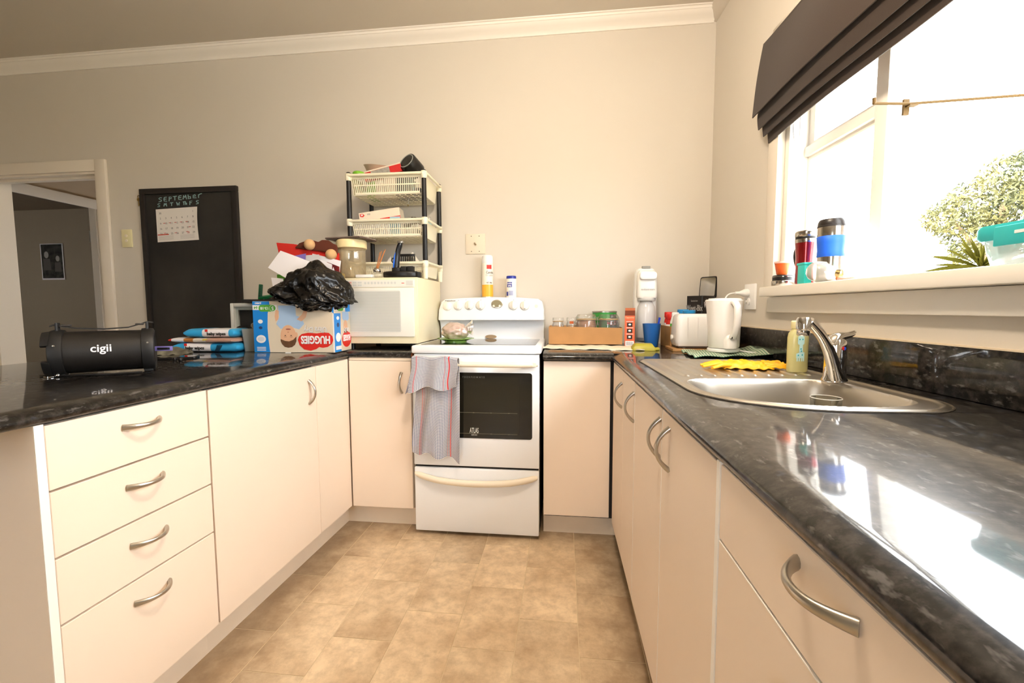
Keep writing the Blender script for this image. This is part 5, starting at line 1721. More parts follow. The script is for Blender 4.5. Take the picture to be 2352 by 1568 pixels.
part('bead', MB().lathe([(0, -0.045), (0.003, -0.042), (0.003, -0.034), (0, -0.032)], 8, (-0.002, -0.002, 0)), BRASS, hv)
# bottom basket contents
solo('white_shell', MB().grid(lambda u, v: (0.055 * (u - 0.5) * 2, 0.03 * math.cos(v * PI), 0.07 * max(0, 1 - abs(2 * u - 0.55)) ** 1.3 * (0.6 + 0.4 * math.sin(v * PI)) + 0.01), 24, 12), mat('shell_white', '#e8e1d4', 0.5),
     'white seashell lying in the bottom basket', 'shell', (-0.087, -0.220, ZBOT + 0.062), solid=0.003, smooth=50)
cmb_ = thing('black_comb', 'black wide-toothed comb standing in the bottom basket', 'comb', (-0.121, -0.285, ZBOT + 0.05))
part('spine', MB().box(-0.045, 0.045, -0.003, 0.003, 0.058, 0.072), BLACK, cmb_, bevel=0.001)
for k in range(9):
    part('tooth', MB().box(-0.044 + 0.0105 * k, -0.038 + 0.0105 * k, -0.002, 0.002, 0.026, 0.06), BLACK, cmb_)
solo('folded_leaflet', MB().prism([(-0.05, 0), (0.03, 0), (0.012, 0.085), (-0.005, 0.06)], -0.001, 0.001, 'xz'), mat('leaflet_grey', '#cfc8bf', 0.5), 'grey folded leaflet standing in the bottom basket', 'leaflet', (-0.237, -0.260, ZBOT + 0.03))

# ------------------------------------------------------------------ things on the stove
plt_ = thing('green_plate', 'green rimmed plate on the left rear of the cooktop', 'plate', (0.165, -0.36, 0.9405))
part('dish', MB().lathe([(0.0, 0.004), (0.055, 0.004), (0.062, 0.006), (0.085, 0.014), (0.098, 0.017), (0.098, 0.019), (0.08, 0.0165), (0.06, 0.009), (0.0, 0.007)][::1], 44), mat('green_glaze', '#8ab84a', 0.25, coat=0.4), plt_, smooth=50)
part('foot_ring', MB().lathe([(0.052, 0.0), (0.058, 0.0), (0.058, 0.005), (0.052, 0.005), (0.052, 0.0)], 36), MATS['green_glaze'], plt_)
mtb = thing('meat_bag', 'knotted clear bag of frozen pink meat on the green plate', 'meat bag', (0.160, -0.36, 0.9485))
bmx = bmesh.new()
bmesh.ops.create_icosphere(bmx, subdivisions=5, radius=1.0)
for v in bmx.verts:
    p = v.co.copy()
    k = 1 + 0.16 * noise.noise(p * 2.6) + 0.05 * noise.noise(p * 7)
    v.co = Vector((p.x * 0.066 * k, p.y * 0.055 * k, 0.044 + max(-0.042, p.z * 0.044 * k)))
me = bpy.data.meshes.new('meat')
bmx.to_mesh(me)
bmx.free()
me.polygons.foreach_set('use_smooth', [True] * len(me.polygons))
link('meat', me, mat('frozen_meat', '#e79a83', 0.35, var=0.5, vscale=28, var2='#e9c8bd', coat=0.5), mtb)
FILM = clear_mat('freezer_film', '#f3efe8', 0.12, 0.12, '#f0e4da', 0.42)
part('gathered_neck', MB().grid(lambda u, v: (0.045 + 0.050 * u + 0.004 * math.sin(v * 25), 0.024 * u * math.cos(v * 2 * PI) + 0.004 * math.sin(v * 40 * u), 0.056 + 0.012 * u + (0.036 * u) * math.sin(v * 2 * PI) + 0.005 * math.sin(v * 31)), 14, 40), FILM, mtb, smooth=40)
bmx = bmesh.new()
bmesh.ops.create_icosphere(bmx, subdivisions=5, radius=1.0)
for v in bmx.verts:
    p = v.co.copy()
    k = 1.04 + 0.16 * noise.noise(p * 2.6) + 0.05 * abs(noise.noise(p * 9 + Vector((5, 5, 5))))
    v.co = Vector((p.x * 0.068 * k, p.y * 0.057 * k, 0.045 + max(-0.0445, p.z * 0.046 * k)))
me = bpy.data.meshes.new('film')
bmx.to_mesh(me)
bmx.free()
me.polygons.foreach_set('use_smooth', [True] * len(me.polygons))
link('film', me, FILM, mtb)

ZS = 1.181
cs = thing('spray_can', 'tall white oil spray can with orange base band on the stove top ledge', 'spray can', (0.2875, -0.060, ZS - 0.001))
part('can', MB().lathe([(0.031, 0.0), (0.033, 0.003), (0.033, 0.198), (0.030, 0.204), (0.028, 0.206), (0.0, 0.206)], 36), mat('can_cream', '#f0eadc', 0.3), cs, smooth=40)
part('cap', MB().lathe([(0.0315, 0.2), (0.0325, 0.202), (0.0315, 0.240), (0.026, 0.247), (0.0, 0.248)], 36), WHITE, cs, smooth=40)
part('orange_band', MB().lathe([(0.0333, 0.006), (0.0334, 0.007), (0.0334, 0.074), (0.0333, 0.075)], 36), mat('orange_band', '#f3b23a', 0.3), cs, smooth=40)
part('base_rim', MB().lathe([(0.0325, 0.0), (0.0336, 0.001), (0.0336, 0.004), (0.0325, 0.005)], 36), STEEL, cs)


def wraptext(parent, body, size, r, z, az, mm, bold=0.0, sx=1.0):
    """text round a can of radius r, az = direction the text faces (0 = towards -y)"""
    M = Rz(az) @ T(0, -r - 0.0003, z) @ FRONT
    return text(parent, body, size, M, mm, bold=bold, sx=sx, wrap=r, depth=0.0002)


def wrappatch(parent, name, w, z0, z1, r, az, mm, n=10):
    mb = MB()
    lo2 = []
    for i in range(n + 1):
        a = az + (i / n - 0.5) * w / r
        sn, cs_ = math.sin(a), -math.cos(a)
        lo2.append([((r - 0.001) * sn, (r - 0.001) * cs_, z0), ((r + 0.0005) * sn, (r + 0.0005) * cs_, z0), ((r + 0.0005) * sn, (r + 0.0005) * cs_, z1), ((r - 0.001) * sn, (r - 0.001) * cs_, z1)])
    return part(name, mb.loft(lo2), mm, parent, smooth=50)


wrappatch(cs, 'red_label', 0.030, 0.166, 0.190, 0.0331, 0.50, RED)
wraptext(cs, 'Canola', 0.021, 0.0331, 0.146, 0.62, mat('brown_ink', '#5a4a3c', 0.6), 0.0003, 0.8)
wraptext(cs, 'Oil spray', 0.016, 0.0331, 0.130, 0.55, mat('grey_brown_ink', '#a3968a', 0.6), 0, 0.8)
wraptext(cs, 'NET 400g', 0.011, 0.0331, 0.086, 0.50, MATS['brown_ink'], 0.0002, 0.8)
sl = thing('salt_shaker', 'white salt drum with a dark blue lid on the stove top ledge', 'salt drum', (0.429, -0.060, ZS - 0.002))
part('drum', MB().lathe([(0.0295, 0.0), (0.0305, 0.002), (0.0305, 0.108), (0.029, 0.110), (0, 0.110)], 32), mat('salt_white', '#f1ede4', 0.35), sl, smooth=40)
part('lid', MB().lathe([(0.027, 0.108), (0.029, 0.109), (0.029, 0.124), (0.026, 0.127), (0, 0.128)], 32), mat('navy_lid', '#21309a', 0.35), sl, smooth=40)
NV = mat('salt_blue', '#3f4a9c', 0.4)
wrappatch(sl, 'blue_label', 0.032, 0.060, 0.090, 0.0306, -0.25, NV)
wraptext(sl, 'Cerebos', 0.011, 0.0312, 0.082, -0.28, WHT, 0.0003)
wraptext(sl, 'SALT', 0.014, 0.0312, 0.068, -0.05, WHT, 0.0004)
wrappatch(sl, 'lower_panel', 0.026, 0.012, 0.040, 0.0306, 0.05, mat('salt_grey_blue', '#a9adc8', 0.4))
wrappatch(sl, 'lower_print', 0.016, 0.010, 0.034, 0.0306, -0.75, NV)

# ------------------------------------------------------------------ back right bench
solo('paper_mat', MB().grid(lambda u, v: (0.625 + 0.50 * u + 0.03 * v, -0.415 - 0.06 * u + 0.20 * v + 0.006 * math.sin(u * 37) * (v < 0.1) + 0.004 * math.sin(u * 71) * (v < 0.1), ZB + 0.0085 + 0.0018 * math.sin(u * 15) + 0.0016 * math.sin(u * 41 + v * 9) - 0.002 * (v < 0.08)), 90, 20),
     mat('cream_paper', '#e9dcc4', 0.85), 'cream paper sheet with a ragged edge under the cardboard tray', 'paper', solid=0.004, smooth=40)
ct = thing('cardboard_tray', 'low brown cardboard tray holding glass jars beside the stove', 'cardboard tray', (0.851, -0.17, ZB + 0.014))
part('front_wall', MB().prism([(-0.195, 0.0), (0.195, 0.0), (0.196, 0.088), (0.05, 0.091), (-0.03, 0.093), (-0.194, 0.096)], -0.092, -0.089, 'xz'), CARD, ct)
part('back_wall', MB().box(-0.195, 0.195, 0.160, 0.163, 0, 0.092), CARD, ct)
part('left_wall', MB().box(-0.195, -0.192, -0.09, 0.161, 0, 0.094), CARD, ct)
part('right_wall', MB().box(0.192, 0.195, -0.09, 0.161, 0, 0.09), CARD, ct)
part('base', MB().box(-0.192, 0.192, -0.089, 0.160, 0.0, 0.003), CARD, ct)
ZJ = ZB + 0.0175
RSEAL = mat('orange_seal', '#c8622c', 0.5)


def small_jar(label, x, y, h, r, seal=None):
    t_ = thing('glass_jar', label, 'jar', (x, y, ZJ), group='glass jars in the cardboard tray')
    part('body', MB().lathe([(r * 0.9, 0.0), (r, 0.006), (r, h * 0.70), (r * 0.86, h * 0.80), (r * 0.84, h * 0.84)], 24), GLASS, t_, smooth=60, solid=0.002)
    part('lid', MB().lathe([(r * 0.9, h * 0.85), (r * 0.93, h * 0.87), (r * 0.93, h * 0.97), (r * 0.85, h), (0, h)], 24), GLASS, t_, smooth=50)
    if seal:
        part('seal', MB().lathe([(r * 0.88, h * 0.835), (r * 0.91, h * 0.84), (r * 0.91, h * 0.86), (r * 0.88, h * 0.865)], 24), seal, t_)
    part('contents', MB().lathe([(0.0, 0.003), (r * 0.88, 0.003), (r * 0.9, h * 0.4), (0, h * 0.42)], 20), mat('jar_spice', '#8d8467', 0.9), t_)
    return t_


small_jar('small clear glass jar at the left of the cardboard tray', 0.705, -0.165, 0.138, 0.034, mat('tan_seal', '#b99a6c', 0.5))
j2 = small_jar('small clear glass jar with a red-orange label beside the clip jar', 0.780, -0.150, 0.138, 0.031)
wrappatch(j2, 'orange_label', 0.022, 0.104, 0.118, 0.0285, 0.0, RSEAL)


def clip_jar(label, x, y, fill, h=0.156, r=0.056):
    t_ = thing('clip_top_jar', label, 'jar', (x, y, ZJ), group='glass jars in the cardboard tray')
    part('body', MB().lathe([(r * 0.92, 0.0), (r, 0.008), (r, h * 0.66), (r * 0.93, h * 0.78), (r * 0.9, h * 0.82)], 32), GLASS, t_, smooth=60, solid=0.002)
    part('lid', MB().lathe([(r * 0.94, h * 0.83), (r * 0.97, h * 0.85), (r * 0.97, h * 0.92), (r * 0.85, h), (0, h * 0.985)], 32), GLASS, t_, smooth=50)
    part('seal', MB().lathe([(r * 0.93, h * 0.815), (r * 0.955, h * 0.82), (r * 0.955, h * 0.84), (r * 0.93, h * 0.845)], 32), mat('tan_seal', '#b99a6c', 0.5), t_)
    part('wire_clip', MB().tube([(r * 1.02, 0.005, h * 0.9), (r * 1.08, 0.0, h * 0.75), (r * 1.02, -0.004, h * 0.55), (r * 1.1, -0.004, h * 0.42)], 0.0016, 6), STEEL, t_)
    part('wire_clip', MB().tube([(-r * 1.0, 0.0, h * 0.92), (-r * 1.06, 0.0, h * 0.78), (-r * 1.0, -0.004, h * 0.62)], 0.0016, 6), STEEL, t_)
    part('hinge_wire', MB().tube([(r * 1.01 * math.cos(a), r * 1.01 * math.sin(a), h * 0.80) for a in [2 * PI * i / 24 for i in range(25)]], 0.0014, 6), STEEL, t_)
    if fill:
        part('contents', MB().lathe([(0.0, 0.004), (r * 0.9, 0.004), (r * 0.94, 0.01), (r * 0.94, h * 0.66), (r * 0.88, h * 0.79), (0, h * 0.80)], 28), fill, t_)
    return t_


clip_jar('clip-top glass jar full of brown powder in the cardboard tray', 0.860, -0.185, mat('brown_powder', '#a06c46', 0.9))
clip_jar('empty clear clip-top glass jar at the right of the cardboard tray', 0.980, -0.190, None)
tn = thing('drink_tin', 'round green and black drink tin behind the clip-top jars', 'tin', (0.968, -0.082, ZJ))
part('can', MB().lathe([(0.066, 0), (0.068, 0.002), (0.068, 0.166), (0.066, 0.168)], 40), mat('tin_green', '#2f8f36', 0.3), tn, smooth=40)
part('lid', MB().lathe([(0.067, 0.165), (0.070, 0.166), (0.070, 0.172), (0.066, 0.174), (0.064, 0.170), (0, 0.170)], 40), STEEL, tn, smooth=40)
wrappatch(tn, 'black_label', 0.05, 0.002, 0.155, 0.0683, 0.75, BLACK)
wrappatch(tn, 'white_swirl', 0.03, 0.120, 0.133, 0.0685, 0.25, WHT)
wrappatch(tn, 'round_mark', 0.014, 0.122, 0.134, 0.0686, -0.35, mat('cream_mark', '#e8d9a8', 0.5))
wraptext(tn, 'MILO', 0.030, 0.0688, 0.105, 0.62, RED, 0.0006)

oc = thing('drink_carton', 'red and orange gable-top carton between the tray and the soda maker', 'carton', (1.092, -0.215, ZB + 0.002), R(-10))
CR = mat('carton_orange', '#e0653c', 0.4)
CRD = mat('carton_brown', '#6b2f1c', 0.5)
part('front_panel', MB().box(-0.026, 0.026, -0.035, -0.033, 0.0, 0.165), CR, oc)
part('body', MB().box(-0.026, 0.026, -0.033, 0.033, 0.0, 0.165), CRD, oc)
part('gable_front', MB().prism([(-0.035, 0.165), (0.033, 0.165), (0.002, 0.192), (-0.006, 0.192)], -0.026, 0.026, 'yz'), CRD, oc)
part('gable_ridge', MB().box(-0.026, 0.026, -0.003, 0.001, 0.190, 0.206), mat('carton_tan', '#b9683f', 0.5), oc)
OF = T(0, -0.0353, 0) @ FRONT
for k in range(3):
    flat(oc, 'picture', [(-0.014, 0.040 + k * 0.033), (0.014, 0.040 + k * 0.033), (0.014, 0.062 + k * 0.033), (-0.014, 0.062 + k * 0.033)], OF, mat('carton_picture', '#2a1d18', 0.5))
    flat(oc, 'picture_cup', ell(0.0, 0.052 + k * 0.033, 0.007, 0.005, 12), T(0, -0.0004, 0) @ OF, WHT)
    flat(oc, 'caption', [(-0.018, 0.066 + k * 0.033), (0.018, 0.066 + k * 0.033), (0.018, 0.0685 + k * 0.033), (-0.018, 0.0685 + k * 0.033)], OF, WHT)
flat(oc, 'barcode_panel', [(-0.022, 0.004), (0.022, 0.004), (0.022, 0.030), (-0.022, 0.030)], OF, WHT)
for k in range(9):
    flat(oc, 'barcode_bar', [(-0.017 + k * 0.004, 0.008), (-0.0155 + k * 0.004, 0.008), (-0.0155 + k * 0.004, 0.026), (-0.017 + k * 0.004, 0.026)], T(0, -0.0004, 0) @ OF, INK)
text(oc, 'Cappuccino', 0.012, T(0, -0.0356, 0.155) @ FRONT, mat('carton_cream_ink', '#f1d9b0', 0.5), sx=0.8)

sd = thing('soda_maker', 'tall white sparkling-water maker with its clear bottle by the back wall', 'soda maker', (1.188, -0.125, ZB))
# rear column, head, base
colm = []
for z_, s_ in ((0.0, 1.0), (0.05, 0.98), (0.28, 0.95), (0.36, 0.92), (0.40, 0.86), (0.422, 0.70), (0.428, 0.5)):
    colm.append([(x * s_, y * s_ + 0.03, z_) for x, y in rrect(-0.064, 0.064, -0.05, 0.055, 0.035)])
part('column', MB().loft(colm), WHITE, sd, smooth=60)
hdm = []
for z_, s_, f_ in ((0.262, 0.94, 0.0), (0.27, 1.0, 0.0), (0.36, 0.99, 0.004), (0.395, 0.92, 0.010), (0.415, 0.72, 0.02)):
    hdm.append([(x * s_, y * s_ + f_, z_) for x, y in rrect(-0.053, 0.053, -0.062, 0.04, 0.022)])
part('head', MB().loft(hdm), mat('head_white', '#f1eee8', 0.2), sd, smooth=60)
part('push_block', MB().prism(rrect(-0.045, 0.045, 0.360, 0.402, 0.016), -0.078, -0.05, 'xz'), WHITE, sd, bevel=0.006, seg=3)
part('top_button', MB().prism(rrect(-0.022, 0.022, -0.008, 0.02, 0.005), 0.426, 0.438), mat('button_grey', '#8d8a83', 0.4), sd)
part('collar', MB().lathe([(0.046, 0.246), (0.049, 0.25), (0.049, 0.262), (0.044, 0.268)], 30, (0, -0.018, 0)), mat('collar_grey', '#c9c7c4', 0.25), sd, smooth=50)
part('base', MB().prism(rrect(-0.062, 0.062, -0.075, 0.02, 0.03), 0.0, 0.020), mat('soda_base', '#b9b9b9', 0.3), sd, bevel=0.004)
part('bottle', MB().lathe([(0.030, 0.021), (0.046, 0.026), (0.050, 0.04), (0.050, 0.185), (0.046, 0.215), (0.036, 0.235), (0.030, 0.246)], 32, (0, -0.018, 0)), clear_mat('soda_bottle', '#fbfbfb', 0.04, 0.05, '#f4f2f0', 0.5), sd, smooth=60)
part('bottle_foot', MB().lathe([(0.030, 0.0215), (0.047, 0.0262), (0.0505, 0.03), (0.0508, 0.045)], 32, (0, -0.018, 0)), mat('bottle_foot_grey', '#77797c', 0.3), sd)
text(sd, 'sodastream', 0.0155, T(0.0, -0.0628, 0.308) @ FRONT, mat('soda_grey', '#a9a9ab', 0.5), bold=0.0001)

bc2 = thing('blue_tumbler', 'translucent blue plastic tumbler in front of the soda maker', 'tumbler', (1.200, -0.245, ZB))
part('cup', MB().lathe([(0.0, 0.002), (0.032, 0.002), (0.034, 0.006), (0.047, 0.124), (0.0475, 0.125), (0.0455, 0.124), (0.032, 0.008), (0.0, 0.006)], 36), mat('blue_plastic', '#2565b4', 0.35), bc2, smooth=50)
solo('blue_spoon', MB().tube([(0, 0, 0), (0.010, 0.0, 0.075), (0.022, 0.0, 0.145)], [0.003, 0.0045, 0.006], 10), mat('blue_spoon', '#1f3fc0', 0.35), 'blue plastic spoon handle leaning out of the tumbler', 'spoon', (1.219, -0.245, ZB + 0.012), smooth=60)
ol_ = thing('olive_scoop', 'olive-yellow plastic lid lying in front of the blue tumbler', 'lid', (1.135, -0.42, ZB + 0.001), R(-6))
ls_ = []
for z_, s_ in ((0.0, 1.0), (0.012, 0.97), (0.030, 0.74), (0.032, 0.68)):
    ls_.append([(x * s_ - 0.008 * (1 - s_), y * s_, z_) for x, y in rrect(-0.066, 0.050, -0.05, 0.05, 0.012)])
part('dome', MB().loft(ls_), mat('olive_plastic', '#a79b2c', 0.35), ol_, smooth=35)
part('tab', MB().box(0.045, 0.070, -0.02, 0.02, 0.0, 0.012), MATS['olive_plastic'], ol_, bevel=0.003)

# wooden box with condiment bottles
wbx2 = thing('wooden_box', 'small pale wooden box of condiment bottles left of the toaster', 'box', (1.280, -0.325, ZB), 0)
for nm, q in (('wall_front', (0.0, 0.076, 0.0, 0.006)), ('wall_back', (0.0, 0.076, 0.229, 0.235)), ('wall_left', (0.0, 0.006, 0.006, 0.229)), ('wall_right', (0.070, 0.076, 0.006, 0.229))):
    part('side_' + nm.split('_')[1], MB().box(q[0], q[1], q[2], q[3], 0, 0.112), WOOD, wbx2, bevel=0.001, seg=1)
part('base', MB().box(0.006, 0.070, 0.006, 0.229, 0, 0.006), WOOD, wbx2)


def bottle(name, label, x, y, h, r, body, capm, cap_h=0.03, cap_r=None, band=None, z=ZB + 0.007, group='condiment bottles'):
    t_ = thing(name, label, 'bottle', (x, y, z), group=group)
    cr_ = cap_r or r * 0.7
    part('body', MB().lathe([(r * 0.9, 0), (r, 0.005), (r, h * 0.72), (r * 0.75, h * 0.86), (cr_ * 0.8, h * 0.9), (cr_ * 0.8, h - cap_h), (0, h - cap_h)], 24), body, t_, smooth=50)
    part('cap', MB().lathe([(cr_ * 0.95, h - cap_h), (cr_, h - cap_h + 0.002), (cr_, h - 0.003), (cr_ * 0.9, h), (0, h)], 24), capm, t_, smooth=40)
    if band:
        part('label', MB().lathe([(r * 1.01, h * 0.25), (r * 1.015, h * 0.26), (r * 1.015, h * 0.66), (r * 1.01, h * 0.67)], 24), band, t_, smooth=40)
    return t_


bottle('sauce_bottle', 'red-capped sauce bottle in the wooden box', 1.312, -0.140, 0.178, 0.024, RED, RED, 0.030, 0.024, WHT)
bottle('sauce_bottle', 'red-capped jar behind the white-capped bottle', 1.308, -0.198, 0.168, 0.024, RED, RED, 0.030, 0.023, WHT)
bottle('dressing_bottle', 'white-capped bottle with a green label in the wooden box', 1.318, -0.254, 0.177, 0.025, WHITE, WHITE, 0.040, 0.018, mat('green_label', '#4fae2e', 0.4))
solo('black_knob_lid', MB().lathe([(0.018, 0.0), (0.019, 0.004), (0.019, 0.112), (0.015, 0.122), (0, 0.123)], 20), BLACK, 'small dark lidded pot in front of the green-labelled bottle', 'pot', (1.322, -0.302, ZB + 0.007), smooth=50)
bottle('spread_jar', 'blue-capped jar behind the left end of the toaster', 1.390, -0.125, 0.198, 0.030, mat('jar_pale', '#d8d2c2', 0.3), mat('sky_cap', '#2b9adf', 0.35), 0.030, 0.030, z=ZB + 0.001)
bottle('spread_jar', 'blue-capped jar just left of the black cereal tin', 1.398, -0.215, 0.194, 0.032, mat('jar_pale', '#d8d2c2', 0.3), mat('sky_cap', '#2b9adf', 0.35), 0.032, 0.032, z=ZB + 0.001)

# black cereal tin with its lid open
wt = thing('cereal_tin', 'square black cereal tin with its shiny lid open behind the toaster', 'tin', (1.470, -0.200, ZB), 0)
part('tin', MB().prism(rrect(0.0, 0.116, 0.0, 0.10, 0.010), 0.0, 0.272, 'xy', Rz(R(40))), mat('tin_black', '#211e1d', 0.3), wt, smooth=30)
TFm = Rz(R(40))
text(wt, 'Weet-Bix', 0.040, TFm @ T(0.062, -0.0006, 0.222) @ FRONT, WHT, bold=0.0010, sx=0.62)
text(wt, 'Sanitarium', 0.014, TFm @ T(0.050, -0.0006, 0.250) @ FRONT, mat('tin_grey', '#a8a49e', 0.5), sx=0.8)
LFm = TFm @ Rz(-PI / 2) @ T(-0.10, 0, 0)
text(wt, 'Weet-Bix', 0.044, LFm @ T(0.050, -0.0006, 0.205) @ FRONT, MATS['tin_grey'], bold=0.0010, sx=0.58)
text(wt, 'Sanitarium', 0.014, LFm @ T(0.050, -0.0006, 0.245) @ FRONT, MATS['tin_grey'], sx=0.7)
ldm = TFm @ T(0.124, 0.050, 0.262) @ Rz(R(-90)) @ Rx(R(-6))
ld = part('lid', MB().prism(rrect(-0.052, 0.052, 0.0, 0.118, 0.014), -0.010, 0.010, 'xz', ldm), mat('tin_black', '#211e1d', 0.3), wt, bevel=0.003)
part('lid_inside', MB().prism(rrect(-0.045, 0.045, 0.006, 0.111, 0.011), -0.0122, -0.0102, 'xz', ldm), mat('mirror_tin', '#cfccc6', 0.12, metal=1.0), ld)

# toaster on a wooden board
solo('wooden_board', MB().prism(rrect(-0.15, 0.14, -0.10, 0.10, 0.01), 0, 0.013), WOOD, 'pale wooden board under the toaster', 'board', (1.405, -0.400, ZB), R(-2), bevel=0.002)
to = thing('toaster', 'white two-slice toaster on the wooden board', 'toaster', (1.400, -0.405, ZB + 0.013), R(-2))
tl = []
for z_, a_, b2_ in ((0.012, 0.122, 0.072), (0.03, 0.127, 0.078), (0.10, 0.124, 0.074), (0.150, 0.119, 0.070), (0.162, 0.112, 0.064), (0.166, 0.10, 0.055)):
    tl.append([(x, y, z_) for x, y in rrect(-a_, a_, -b2_, b2_, 0.024)])
part('shell', MB().loft(tl), mat('toaster_white', '#eae6e3', 0.18), to, smooth=50)
part('base', MB().prism(rrect(-0.12, 0.12, -0.07, 0.07, 0.02), 0.004, 0.013), mat('toaster_base', '#4a3b30', 0.5), to)
for dx in (-0.085, 0.085):
    for dy in (-0.05, 0.05):
        part('foot', MB().lathe([(0.008, 0), (0.008, 0.006), (0, 0.006)], 10, (dx, dy, 0)), WHITE, to)
for k in range(4):
    part('panel_rib', MB().box(-0.075 + 0.045 * k, -0.072 + 0.045 * k, -0.0775, -0.072, 0.03, 0.148, T(0, 0, 0)), mat('toaster_white', '#eae6e3', 0.18), to, bevel=0.001)
for dy in (-0.022, 0.022):
    part('slot', MB().box(-0.085, 0.085, dy - 0.011, dy + 0.011, 0.1655, 0.1668), DARK, to)
part('lever_knob', MB().lathe([(0.011, 0), (0.013, 0.004), (0.013, 0.010), (0, 0.012)], 16, M=T(-0.127, 0.0, 0.05) @ Ry(-PI / 2)), WHITE, to)

# checked cloth, kettle with base and cord, socket
GCH = cloth_check('green_check_cloth', '#cfd3b8', '#2d6b56', '#2d6b56', 30, 26, [])


def cloth_z(u, v):
    z = ZB + 0.004 + 0.005 * abs(math.sin(u * 9 + v * 4)) + 0.004 * math.sin(v * 13 + u * 3) + 0.003
    return z + 0.030 * max(0, (u - 0.72) / 0.28) ** 1.5 * (0.4 + 0.6 * v)


solo('dish_cloth', MB().grid(lambda u, v: (1.262 + 0.318 * u + 0.02 * v * (1 - u), -0.815 + 0.29 * v + 0.012 * math.sin(u * 12) + 0.05 * u * (1 - v), cloth_z(u, v)), 60, 50), GCH,
     'crumpled green and white checked dish cloth under the kettle', 'cloth', solid=0.002, smooth=60)
kt = thing('kettle', 'white plastic jug kettle standing on the checked cloth', 'kettle', (1.432, -0.635, ZB + 0.016))
KW = mat('kettle_white', '#ece7e2', 0.22)
part('power_base', MB().prism(ell(0, 0, 0.066, 0.062, 32), 0.0, 0.016), WHITE, kt, bevel=0.004)
kl = []
for z_, r_, fx in ((0.018, 0.060, 0), (0.024, 0.064, 0), (0.10, 0.066, 0), (0.17, 0.069, 0.002), (0.205, 0.072, 0.004), (0.222, 0.0735, 0.006), (0.226, 0.070, 0.006)):
    kl.append([(r_ * math.cos(a) - (fx if math.cos(a) < -0.6 else 0), r_ * math.sin(a) * 0.97, z_) for a in [2 * PI * i / 40 for i in range(40)]])
part('jug', MB().loft(kl), KW, kt, smooth=45)
part('lid', MB().prism(ell(0, 0, 0.066, 0.064, 32), 0.224, 0.232), KW, kt, bevel=0.003)
HD = Rz(R(-80))
hpts = [(0.055, 0, 0.212), (0.082, 0, 0.214), (0.101, 0, 0.196), (0.104, 0, 0.16), (0.100, 0, 0.12), (0.088, 0, 0.088), (0.074, 0, 0.066)]
hp2 = []
for i in range(len(hpts) - 1):
    for t in range(4):
        hp2.append(Vector(hpts[i]).lerp(Vector(hpts[i + 1]), t / 4))
hp2.append(Vector(hpts[-1]))
part('handle', MB().tube(hp2, 0.0155, 14, M=HD, flat=0.75), KW, kt, smooth=70)
part('handle_tip', MB().lathe([(0.0, 0), (0.009, 0.0), (0.009, 0.003), (0, 0.004)], 12, M=HD @ T(0.078, -0.008, 0.068) @ Rx(PI / 2)), mat('dark_rubber', '#3b3733', 0.5), kt)
bl_ = []
for z_, r_ in ((0.018, 0.030), (0.05, 0.031), (0.072, 0.024), (0.082, 0.012)):
    bl_.append([(0.052 + 0.022 * math.cos(a) * r_ / 0.03, r_ * math.sin(a), z_) for a in [2 * PI * i / 20 for i in range(20)]])
part('handle_boss', MB().loft(bl_, M=HD), KW, kt, smooth=60)
part('flex', MB().tube(bez((0.06, -0.02, 0.006), (0.13, -0.10, -0.004), (0.18, -0.07, -0.006), (0.12, 0.02, -0.002), 16), 0.0035, 8), WHITE, kt, smooth=60)
so = thing('wall_socket', 'white double switched socket on the wall at the left end of the sill', 'socket', M=RW @ T(0, -0.525, 1.165))
part('plate', MB().box(-0.011, 0, -0.05, 0.05, -0.058, 0.058), WHITE, so, bevel=0.003)
part('switch_rocker', MB().lathe([(0.012, 0), (0.012, 0.005), (0, 0.007)], 16, M=T(-0.011, 0.0, -0.022) @ Ry(-PI / 2), sx=1.3), WHITE, so, smooth=50)
part('switch_rocker', MB().lathe([(0.009, 0), (0.009, 0.005), (0, 0.007)], 16, M=T(-0.011, 0.026, -0.022) @ Ry(-PI / 2)), WHITE, so, smooth=50)
pg_ = thing('power_plug', 'white power plug with a curved flex in the wall socket', 'plug', M=RW @ T(-0.0115, -0.515, 1.182))
part('body', MB().lathe([(0.017, 0), (0.019, 0.003), (0.018, 0.018), (0.011, 0.032), (0.0075, 0.040), (0.007, 0.058), (0, 0.058)], 20, M=Ry(-PI / 2)), WHITE, pg_, smooth=50)
part('flex', MB().tube(bez((-0.055, 0, 0), (-0.10, 0.005, 0.002), (-0.12, -0.02, -0.03), (-0.115, -0.06, -0.075), 14) + [Vector((-0.11, -0.07, -0.11)), Vector((-0.075, -0.02, -0.25))], 0.0036, 8), WHITE, pg_, smooth=60)

# ------------------------------------------------------------------ about the sink
sb = thing('soap_bottle', 'pale yellow soap bottle with a spotted giraffe sticker behind the drainer', 'bottle', (1.476, -1.165, ZB + 0.003), R(12))
YS = clear_mat('soap_yellow', '#f6f0bf', 0.05, 0.2, '#efe8a6', 0.6)
sbl = []
for z_, a_, b2_ in ((0.0, 0.030, 0.018), (0.004, 0.033, 0.021), (0.110, 0.033, 0.021), (0.124, 0.030, 0.0195), (0.134, 0.020, 0.016), (0.138, 0.0185, 0.0165)):
    sbl.append([(x, y, z_) for x, y in ell(0, 0, a_, b2_, 32)])
part('body', MB().loft(sbl), YS, sb, smooth=50)
part('cap', MB().lathe([(0.0195, 0.138), (0.021, 0.14), (0.021, 0.160), (0.018, 0.163), (0, 0.163)], 24), mat('soap_cap', '#e6dfae', 0.35), sb, smooth=40)
GIR = mat('sticker_pale', '#bfe3e0', 0.5)
TL_ = mat('sticker_teal', '#2ea9b5', 0.5)
SF = T(-0.006, -0.0215, 0) @ FRONT
flat(sb, 'sticker_head', rrect(-0.011, 0.011, 0.088, 0.116, 0.006), SF, GIR)
